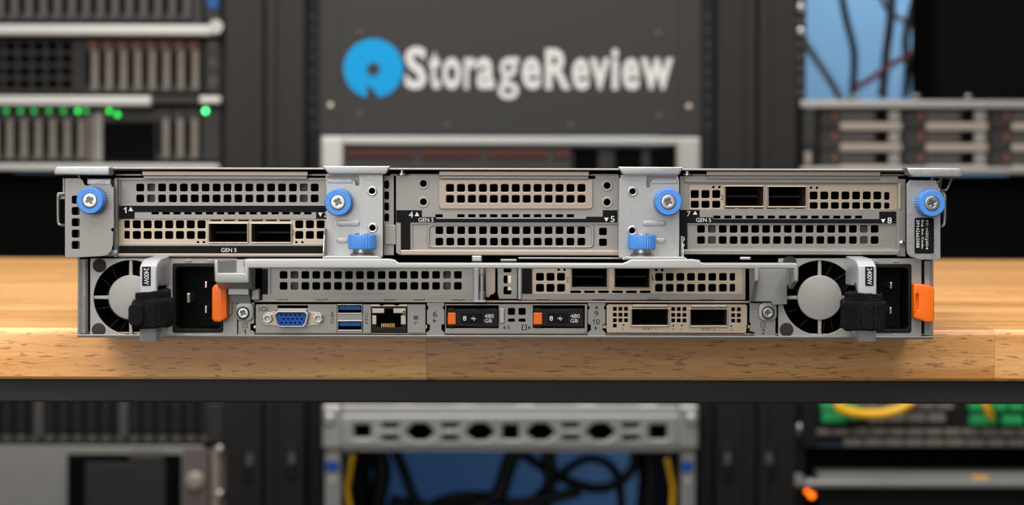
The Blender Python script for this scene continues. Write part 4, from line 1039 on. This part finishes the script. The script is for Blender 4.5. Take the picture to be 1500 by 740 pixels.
# cage nuts down the right rack's rail
for i in range(-2, 8):
    py = 12 + i * 17.5
    c = at(1172, py, YR + 0.002)
    if i in (0, 2):
        o = lathe('cage_screw', [(0.0055, 0), (0.0055, 0.002), (0.003, 0.0035)], c, CHROME, rkR, '-y', 20)
    else: box('rail_hole', 1167.5, py - 5, 1176.5, py + 5, YR + 0.0015, 0.001, MGREY, rkR, 0)
c = at(1172, 629, YR + 0.002); lathe('cage_screw', [(0.007, 0), (0.007, 0.002), (0.004, 0.0045)], c, CHROME, rkR, '-y', 20)
for i in range(9):
    for px in (457, 1038):
        box('rail_hole', px - 4, 20 + i * 20, px + 4, 28 + i * 20, YR + 0.0012, 0.001, DGREY, rkM, 0)

# ---- logo panel
pn = tag(box('logo_panel', 468, -60, 1028, 198, YR - 0.002, 0.003, PANEL, None, 0.0008), 'charcoal blanking panel with a blue ring logo and white StorageReview lettering', 'panel')
ys = YR - 0.0025
plate('raised_field', rr(498, -58, 994, 197, 1), [], YR - 0.0032, 0.0014, PANEL, pn, 0.0006)
ys = YR - 0.0032
R_, cx, cy = 43.4, 546.8, 100.3
a0, a1 = math.atan2(145 - cy, 556 - cx), math.atan2(146 - cy, 538 - cx)
a0 = math.radians(77); a1 = math.radians(103)
pts = [(cx + R_ * math.cos(a1 + (2 * PI - (a1 - a0)) * i / 64), cy + R_ * math.sin(a1 + (2 * PI - (a1 - a0)) * i / 64)) for i in range(65)]
pts = pts + [(538.2, 122.5)]
plate('logo_ring', pts, [circ(546.8, 102, 10, 28)], ys - 0.0008, 0.001, SKY, pn, 0.0001)
for ch, x0, y0, x1, y1 in (('S', 593, 68, 625, 131), ('t', 628.5, 74, 645, 131), ('o', 648, 84, 675.5, 131), ('r', 680, 84, 697, 130.5), ('a', 698, 84, 724.5, 131), ('g', 729.5, 84, 760, 146), ('e', 764.5, 84, 792.5, 131),
        ('R', 799, 71, 836, 131), ('e', 838, 85, 863.5, 132), ('v', 864, 85, 893.5, 131.5), ('i', 896, 71, 906, 131.5), ('e', 911.5, 85, 937, 132), ('w', 938.5, 85, 986, 131.5)):
    text(ch, x0, y0, x1, y1, ys, SIGNW, pn, 0, 0.03 if ch not in 'g' else 0.014, 'logo_letter', 0.0006)
for (x, y) in ((527, 48), (965, 50), (527, 170), (655.5, 184), (836.5, 184), (965, 171), (484, 155), (1010, 157)):
    o = lathe('panel_rivet', [(0.0042, 0), (0.0038, 0.0014), (0.0018, 0.0022)], at(x, y, ys if 498 < x < 994 else YR - 0.002), MGREY if 498 < x < 994 else NICKEL, pn, '-y', 18)

# ---- a drive carrier with vertical handle, used by several shelves
def carrier_proto(parent, x0, y0, x1, y1, yf, body, bar, top=None, slit=True):
    c = box('drive_carrier', x0 + .6, y0, x1 - .6, y1, yf, 0.06, body, parent, 0.0012)
    w = x1 - x0
    box('carrier_handle', x0 + w * .42, y0 + (y1 - y0) * .18, x1 - w * .1, y1 - (y1 - y0) * .06, yf - 0.004, 0.005, bar, c, 0.0012)
    if slit: box('vent_slit', x0 + w * .1, y0 + (y1 - y0) * .2, x0 + w * .38, y1 - (y1 - y0) * .16, yf - 0.0004, 0.001, VOID, c, 0)
    if top: box('release_latch', x0 + w * .2, y0 + (y1 - y0) * .02, x1 - w * .12, y0 + (y1 - y0) * .15, yf - 0.003, 0.004, top, c, 0.001)
    return c
def carrier_row(parent, x0, n, pitch, y0, y1, yf, body, bar, top=None):
    p = carrier_proto(parent, x0, y0, x0 + pitch, y1, yf, body, bar, top)
    for i in range(1, n): dup(p, (i * pitch * sc_at(yf), 0, 0), parent)
def chassis(name, label, x0, y0, x1, y1, depth, m, cat='server', group=None, yf=YR + 0.004):
    a, b_ = at(x0, y1, yf), at(x1, y0, yf)
    root = thing(name, label, cat, ((a.x + b_.x) / 2, yf + depth / 2, b_.z if b_.z < a.z else a.z), group)
    box('case', x0, y0, x1, y1, yf, depth, m, root, 0.001)
    return root
def led(px, py, yf, m, parent, r=0.0021): lathe('status_led', [(r * .9, -0.001), (r, 0), (r * .8, r * .6), (r * .3, r)], at(px, py, yf), m, parent, '-y', 14)

# ---- left rack, upper
G1 = 'disk servers in the left rack'
d1 = chassis('disk_server', 'dark disk server at top left above the thick silver lip with a knob', -224, -52, 297, 34, 0.6, DGREY, 'server', G1)
box('ear_block', 300, -50, 323, 33, YR - 0.004, 0.005, DGREY, d1, 0.002)
carrier_row(d1, -224, 24, 21, -48, 31, YR, DGREY, MGREY)
box('blue_tag', 303, -14, 320, 13, YR - 0.007, 0.003, USB, d1, 0.001)
o = box('front_lip', -232, 35.5, 326, 52, YR - 0.02, 0.021, SILVER, d1, 0.003, 3)
o = lathe('lip_knob', [(0.009, 0), (0.0095, 0.004), (0.008, 0.010), (0.0035, 0.010), (0.003, 0.006)], at(318, 40, YR - 0.02), SILVER, d1, '-y', 28); auto_smooth(o.data)
d2 = chassis('disk_server', 'disk server with eight taupe drives beside a black perforated blank', -224, 56, 297, 138, 0.6, DGREY, 'server', G1)
gr = plate('vent_grille', rr(-222, 58, 124, 136), [rr(-218 + i * 20.5, 61 + j * 18.4, -202 + i * 20.5, 75 + j * 18.4, 2, 1) for i in range(16) for j in range(4)], YR, 0.002, RACK, d2, 0.0003)
box('grille_backing', -220, 59, 122, 135, YR + 0.0033, 0.0005, VOID, d2, 0)
carrier_row(d2, 125, 8, 21, 59, 137, YR, DGREY, TAN, RED)
box('ear_block', 300, 57, 324, 137, YR - 0.004, 0.005, DGREY, d2, 0.002)
for y in (66, 92, 120): box('ear_button', 306, y - 6, 318, y + 6, YR - 0.006, 0.004, MGREY, d2, 0.001)
d3 = chassis('disk_server', 'disk server with green lights and a dark empty bay, just above the silver server', -224, 158, 297, 238, 0.6, DGREY, 'server', G1)
box('front_lip', -232, 140, 222, 155.5, YR - 0.018, 0.019, SILVER, d3, 0.003, 3)
box('lip_gap_cover', 222.5, 141, 289.5, 152, YR - 0.008, 0.014, DGREY, d3, 0.001)
box('front_lip', 290, 140.5, 325, 153, YR - 0.018, 0.019, SILVER, d3, 0.003, 3)
carrier_row(d3, -210, 16, 21, 160, 237, YR, DGREY, TAN)
box('bay_divider', 129, 168, 136, 237, YR - 0.002, 0.05, TAN, d3, 0.001)
box('bay_plate', 138, 164, 150, 237, YR + 0.001, 0.003, PALE, d3, 0.001)
box('empty_bay', 151, 178, 227, 236, YR + 0.0022, 0.002, VOID, d3, 0)
carrier_row(d3, 229, 3, 21, 160, 237, YR, DGREY, TAN)
box('ear_block', 297, 158, 324, 237, YR - 0.004, 0.005, DGREY, d3, 0.002)
for x, m in ((-12, LEDGD), (9, LEDGD), (30, LEDGD), (50, LEDGD), (72, LEDGD), (93, LEDGD), (114, LEDG), (126, LEDGD), (160, LEDG), (172, LEDG), (301, LEDG2)):
    led(x, 162.5 if x != 172 else 168, YR - 0.006, m, d3, 0.0030)
box('bottom_rail', -232, 240, 322, 250, YR - 0.012, 0.013, SILVER, d3, 0.002)

def filler(cx, y0, y1, label):
    p = box('filler_panel', cx - 281, y0, cx + 281, y1, YR + 0.03, 0.002, VOID, None, 0.0005)
    return tag(p, label, 'panel', 'black filler panels behind the bench')
filler(748 - PITCH, 253, 588, 'black filler panel in the left rack, left of the silver server')
filler(748, 309, 588, 'unseen black panel stopping light in the middle rack, directly behind the silver server')  # hidden panel, added to stop light through the middle rack
filler(748 + PITCH, 257, 588, 'black filler panel in the right rack, right of the silver server')
tag(box('filler_panel', 1178, 589, 1198, 653, YR + 0.03, 0.002, VOID, None, 0.0005), 'narrow black filler strip behind the left ear of the patch panel', 'panel')

# ---- middle rack, upper: silver framed disk server under the logo
m1 = chassis('disk_server', 'silver framed disk server with rust red latches under the logo panel', 505, 214, 990, 304, 0.6, DGREY)
box('top_frame', 470, 200, 1026, 212.5, YR - 0.012, 0.013, SILVER, m1, 0.002)
box('side_frame', 469, 201, 504, 304, YR - 0.014, 0.015, SILVER, m1, 0.003)
box('side_frame', 991, 201, 1027, 304, YR - 0.014, 0.015, SILVER, m1, 0.003)
p = None
for i in range(30):
    x = 508 + i * 10.9
    if i in (9, 18, 27): continue
    if p is None:
        p = box('drive_carrier', x, 216, x + 10, 302, YR - 0.001, 0.05, DGREY, m1, 0.001)
        box('release_latch', x + .8, 217, x + 9.2, 230, YR - 0.005, 0.006, RED, p, 0.0012)
        box('carrier_mesh', x + 1.5, 233, x + 8.5, 300, YR - 0.003, 0.004, MGREY, p, 0.001)
    else: dup(p, ((x - 508) * KR, 0, 0), m1)
for x in (607, 705, 803): box('bay_divider', x, 213, x + 8, 303, YR - 0.003, 0.02, MGREY, m1, 0.001)
for a, b_ in ((840, 876), (900, 940), (952, 988)): box('empty_bay', a, 218, b_, 300, YR + 0.0025, 0.002, VOID, m1, 0)

# ---- right rack, upper
r1 = chassis('storage_server', 'storage server with large horizontal drive carriers below the hanging cables', 1199, 158, 1718, 246, 0.6, DGREY)
box('top_edge', 1172, 147, 1746, 159, YR - 0.012, 0.013, SILVER, r1, 0.002)
box('bottom_edge', 1172, 245, 1746, 255, YR - 0.012, 0.013, SILVER, r1, 0.002)
box('ear_block', 1172, 160, 1199, 245, YR - 0.008, 0.009, RACKDARK, r1, 0.002)
box('ear_button', 1179, 222, 1189, 242, YR - 0.012, 0.006, TANBRIGHT, r1, 0.002)
box('ear_bezel', 1177, 164, 1194, 215, YR - 0.011, 0.004, DGREY, r1, 0.001)
p = None
for ci in range(4):
    for ri in range(3):
        x, y = 1201 + ci * 125.5, 159.5 + ri * 31
        y1 = min(y + 30, 245)
        if p is None:
            p = box('drive_carrier', x, y, x + 122, y + 29.5, YR - 0.001, 0.06, DGREY, r1, 0.0015)
            box('carrier_handle', x + 30, y + 20, x + 121, y + 32, YR - 0.008, 0.008, TANBRIGHT, p, 0.002)
            box('carrier_grille', x + 32, y + 3, x + 80, y + 18, YR - 0.003, 0.003, MGREY, p, 0.001)
            box('latch_recess', x + 82, y + 3, x + 100, y + 18, YR - 0.0015, 0.001, VOID, p, 0)
            box('carrier_hinge', x + 101, y + 2, x + 118, y + 19, YR - 0.006, 0.006, PALE, p, 0.002)
            box('release_latch', x + 19, y + 4, x + 27, y + 17, YR - 0.004, 0.004, RED, p, 0.001)
        else: dup(p, ((x - 1201) * KR, 0, -(y - 159.5) * KR), r1)
for x in (1252, 1342, 1418): lathe('lid_screw', [(0.006, 0), (0.006, 0.003), (0.003, 0.005)], at(x, 143, YR - 0.005), CHROME, r1, 'z', 18)
# dark equipment column right of the blue gap and its frame
tag(cuboid('cable_duct', (rx(1385), YR + 0.05, rz(144)), (rx(1740), YR + 0.20, RTOP - 0.01), VOID, None, 0.003), 'black vertical cable duct filling the top right of the right rack', 'duct')
for i in range(6): pass
def cable(pts, r, m, label, group='loose cables in the right rack'):
    o = tube('cable', [at(*p) for p in pts], r, m, None, 10); return tag(o, label, 'cable', group)
y2 = YR + 0.25
cable([(1226, -40, y2), (1240, 30, y2), (1251, 75, y2), (1250, 120, y2), (1248, 150, y2 - .05)], 0.0052, CABLEK, 'black cable hanging nearest the cage nuts of the right rack')
cable([(1308, -40, y2), (1304, 30, y2), (1298, 80, y2), (1293, 140, y2 - .05)], 0.0062, CABLEK, 'thick black cable in the middle of the blue gap')
cable([(1352, -40, y2), (1334, 20, y2), (1326, 60, y2), (1330, 95, y2), (1326, 140, y2 - .05)], 0.0055, CABLEK, 'black cable bending beside the cable duct')
cable([(1392, -20, y2 + .03), (1362, 8, y2 + .03), (1346, 30, y2 + .03), (1352, 48, y2 + .03), (1390, 50, y2 + .03)], 0.0038, CABLEK, 'thin black cable looping into the cable duct')
cable([(1385, 78, y2 - .02), (1345, 76, y2 - .02), (1310, 92, y2 - .02), (1272, 118, y2 - .02), (1250, 130, y2 - .02)], 0.0042, CABLER, 'maroon cable sagging leftwards from the cable duct')
cable([(1174, 52, y2 + .02), (1196, 88, y2 + .02), (1216, 118, y2 + .02), (1232, 146, y2 + .02)], 0.0052, CABLEG, 'grey cable slanting down from the cage nuts')
cable([(1282, -40, y2 + .04), (1296, 8, y2 + .04), (1322, 30, y2 + .04), (1352, 38, y2 + .04), (1392, 34, y2 + .04)], 0.0036, CABLER, 'dark red cable crossing the top of the blue gap')
cable([(1340, 60, y2 + .05), (1342, 100, y2 + .05), (1338, 142, y2 + .05)], 0.0030, CABLEK, 'thin black cable dropping beside the cable duct')

# ---- left rack, lower
b1 = chassis('disk_server', 'dark disk server under the bench at the left, above the screen unit', -224, 560, 297, 650, 0.6, RACKDARK)
p = None
for i in range(26):
    x = -228 + i * 20.7
    if p is None:
        p = box('drive_carrier', x, 562, x + 19.5, 636, YR, 0.05, RACKDARK, b1, 0.001)
        box('carrier_mesh', x + 4, 566, x + 16, 632, YR - 0.003, 0.004, RACK, p, 0.001)
        box('carrier_latch', x + 2, 637, x + 17, 648, YR - 0.004, 0.005, MGREY, p, 0.001)
    else: dup(p, ((x + 228) * KR, 0, 0), b1)
for x in (50, 174): box('bay_divider', x, 560, x + 13, 640, YR - 0.005, 0.02, MGREY, b1, 0.001)
box('ear_block', 302, 590, 330, 650, YR - 0.005, 0.006, DGREY, b1, 0.002)
b2 = chassis('console_server', 'pale grey server with a black framed screen at the bottom left', -224, 653, 297, 800, 0.5, PALE, 'server', None, YR - 0.004)
box('screen_frame', 98, 666, 265, 790, YR - 0.009, 0.006, VOID, b2, 0.002)
box('screen_glass', 125, 678, 242, 780, YR - 0.010, 0.002, SCREEN, b2, 0.0005)
box('screen_tab', 190, 662, 240, 674, YR - 0.011, 0.004, MGREY, b2, 0.001)
box('side_plate', 268, 657, 306, 795, YR - 0.007, 0.004, MAUVE, b2, 0.001)
o = lathe('power_knob', [(0.012, 0), (0.0125, 0.004), (0.009, 0.008), (0.003, 0.009)], at(286, 705, YR - 0.007), TANBRIGHT, b2, '-y', 24); auto_smooth(o.data)
box('ear_rail', 308, 656, 334, 795, YR - 0.010, 0.008, MAUVE, b2, 0.003)
box('ear_strip', 310, 660, 321, 790, YR - 0.013, 0.004, TANBRIGHT, b2, 0.002)
for y in (659, 725): lathe('ear_screw', [(0.006, 0), (0.006, 0.002), (0.003, 0.004)], at(322, y, YR - 0.013), CHROME, b2, '-y', 16)

# ---- middle rack, lower: open chassis with a honeycomb bezel
hexes = []
def hexa(cx, cy, r, w): return [(cx - w - r * .5, cy), (cx - w * .55, cy - r), (cx + w * .55, cy - r), (cx + w + r * .5, cy), (cx + w * .55, cy + r), (cx - w * .55, cy + r)]
a, b_ = at(470, 662, YR), at(1024, 592, YR)
h1 = thing('open_chassis', 'open silver chassis with a honeycomb bezel under the bench', 'server', ((a.x + b_.x) / 2, YR + 0.2, a.z - 0.2))
hol = [hexa(x, 633, 13.2, 16) for x in (615.5, 703.5, 792, 880)] + [rr(518.5, 621.7, 543, 642, 2, 2), rr(951, 622, 977, 644, 2, 2), rr(736, 621.7, 760, 644.5, 2, 2)]
for x in (572, 659.5, 836, 924): hol += [[(x - 15, 619.5), (x + 15, 619.5), (x + 10, 629), (x - 10, 629)], [(x - 10, 638), (x + 10, 638), (x + 15, 647), (x - 15, 647)]]
fr = plate('honeycomb_bezel', rr(497, 608, 998, 655, 3), hol, YR - 0.020, 0.006, SILVER, h1, 0.0015, 2); auto_smooth(fr.data)
box('bezel_backing', 504, 610, 992, 653, YR + 0.012, 0.003, VOID, h1, 0.0005)
box('bezel_top', 474, 594, 1021, 609, YR - 0.014, 0.02, SILVER, h1, 0.002)
for x in (500, 592, 680, 770, 860, 950): box('top_rib', x - 14, 592.5, x + 14, 598, YR - 0.012, 0.016, SILVER, h1, 0.0015)
box('bezel_bottom', 474, 654, 1021, 662, YR - 0.016, 0.02, SILVER, h1, 0.002)
for x0, x1 in ((471, 502), (994, 1024)):
    box('corner_block', x0, 593, x1, 659, YR - 0.022, 0.026, SILVER, h1, 0.004)
    lathe('corner_screw', [(0.008, 0), (0.008, 0.003), (0.005, 0.006)], at((x0 + x1) / 2 - 4 if x0 < 600 else (x0 + x1) / 2 + 4, 615, YR - 0.022), SILVER, h1, '-y', 18)
    xa, xb = (475, 499) if x0 < 600 else (997, 1019)
    box('side_post', xa, 659, xb, 900, YR - 0.010, 0.02, SILVER, h1, 0.002)
    box('blue_marker', xa + 2, 676, xb - 4, 692, YR - 0.014, 0.006, VGA, h1, 0.001)
    box('post_rail', xa + 7, 702, xa + 15, 895, YR - 0.014, 0.006, SILVER, h1, 0.002)
    cuboid('side_cheek', (rx(xa), YR + 0.012, rz(900)), (rx(xa) + 0.002, YR + 0.4, rz(660)), RACKDARK, h1)
y3 = YR + 0.45
G3 = 'cables inside the open chassis'
rnd = random.Random(5)
spec = [('black cable hanging at the left end of the honeycomb chassis opening', [(545, 640), (560, 690), (552, 740), (560, 800)], .013),
        ('black cable left of the blue patch under the honeycomb bezel', [(570, 640), (592, 690), (612, 735), (660, 752), (720, 735)], .008),
        ('black cable bundle right of the centre of the blue opening', [(760, 640), (742, 690), (722, 730), (640, 748), (570, 735)], .012),
        ('black cable curling across the lower blue opening', [(575, 790), (640, 738), (700, 728), (760, 738), (850, 720)], .009),
        ('vertical black cable at the centre right of the blue opening', [(800, 640), (806, 700), (796, 750), (800, 800)], .011),
        ('black cable crossing the right half of the blue opening', [(762, 662), (822, 700), (880, 716), (925, 690), (930, 640)], .008),
        ('slack black cable in the right half of the chassis opening', [(770, 745), (830, 688), (870, 672), (905, 700), (912, 800)], .007),
        ('thick black cable bundle at the right end of the chassis opening', [(948, 640), (955, 700), (945, 800)], .022),
        ('thick black cable bundle at the left end of the chassis opening', [(525, 640), (528, 700), (520, 800)], .018)]
for i, (lb, pts, r) in enumerate(spec): cable([(x, y, y3 - 0.16 + i * 0.04) for x, y in pts], r, CABLEK, lb, G3)
cable([(516, 668, YR + .05), (511, 700, YR + .05), (508, 722, YR + .05), (518, 770, YR + .05)], 0.0034, CABLEY, 'yellow patch cord inside the left post of the honeycomb chassis', G3)
cable([(977, 672, YR + .05), (982, 695, YR + .05), (986, 722, YR + .05), (982, 770, YR + .05)], 0.0034, CABLEY, 'yellow patch cord inside the right post of the honeycomb chassis', G3)

# ---- right rack, lower: patch panel, yellow cord, silver edged unit
pp = chassis('patch_panel', 'patch panel with green connectors under the bench at the right', 1199, 588, 1718, 652, 0.2, RACKDARK, 'patch panel')
box('ear_block', 1173, 589, 1198, 652, YR - 0.004, 0.005, RACKDARK, pp, 0.001)
for y0, y1, n, x0, w_ in ((592, 600, 10, 1265, 24), (606, 619, 8, 1272, 26), (629, 638, 22, 1194, 24), (644, 654, 17, 1236, 27)):
    p = None
    for i in range(n):
        x = x0 + i * (w_ + 3)
        if 1410 < x + w_ and x < 1500 and y0 < 620: continue
        if p is None: p = box('port_block', x, y0, x + w_, y1, YR - 0.004, 0.01, TAN, pp, 0.001); px0 = x
        else: dup(p, ((x - px0) * KR, 0, 0), pp)
for (a, b_, c_, d) in ((1203, 591, 1224, 604), (1204, 605, 1240, 620), (1242, 604, 1258, 616), (1226, 591, 1262, 598), (1421, 591, 1442, 604), (1455, 591, 1476, 604), (1480, 592, 1502, 604), (1422, 609, 1460, 624), (1468, 610, 1500, 624)):
    box('green_connector', a, b_, c_, d, YR - 0.012, 0.014, PCBG, pp, 0.002)
cable([(1224, 594, YR - .035), (1242, 603, YR - .035), (1275, 607, YR - .035), (1308, 603, YR - .035), (1334, 590, YR - .035), (1342, 570, YR - .03)], 0.0058, CABLEY, 'yellow cord drooping in front of the patch panel', 'cords at the patch panel')
cable([(1440, 574, YR - .025), (1446, 598, YR - .025), (1452, 612, YR - .018)], 0.0045, CABLEY, 'short yellow cord plugged between the right green connectors', 'cords at the patch panel')
s1 = chassis('rack_server', 'black rack server with a silver top edge and orange light at the bottom right', 1199, 718, 1718, 800, 0.5, RACKDARK)
box('top_edge', 1163, 704, 1746, 716, YR - 0.02, 0.021, SILVER, s1, 0.003)
box('top_cover', 1199, 694.5, 1718, 705, YR - 0.004, 0.5, PALE, s1, 0.001)
o = lathe('edge_knob', [(0.008, 0), (0.0085, 0.004), (0.006, 0.008)], at(1168, 703, YR - 0.02), SILVER, s1, '-y', 20)
led(1189, 726, YR - 0.004, LEDO, s1, 0.0042); led(1182, 720, YR - 0.004, LEDO, s1, 0.003)
box('warning_sticker', 1424, 697, 1448, 702, YR - 0.0045, 0.001, CABLEY, s1, 0)
tag(box('filler_panel', 1178, 655, 1740, 693, YR + 0.03, 0.002, VOID, None, 0.0005), 'black filler panel between the patch panel and the silver edged server', 'panel')
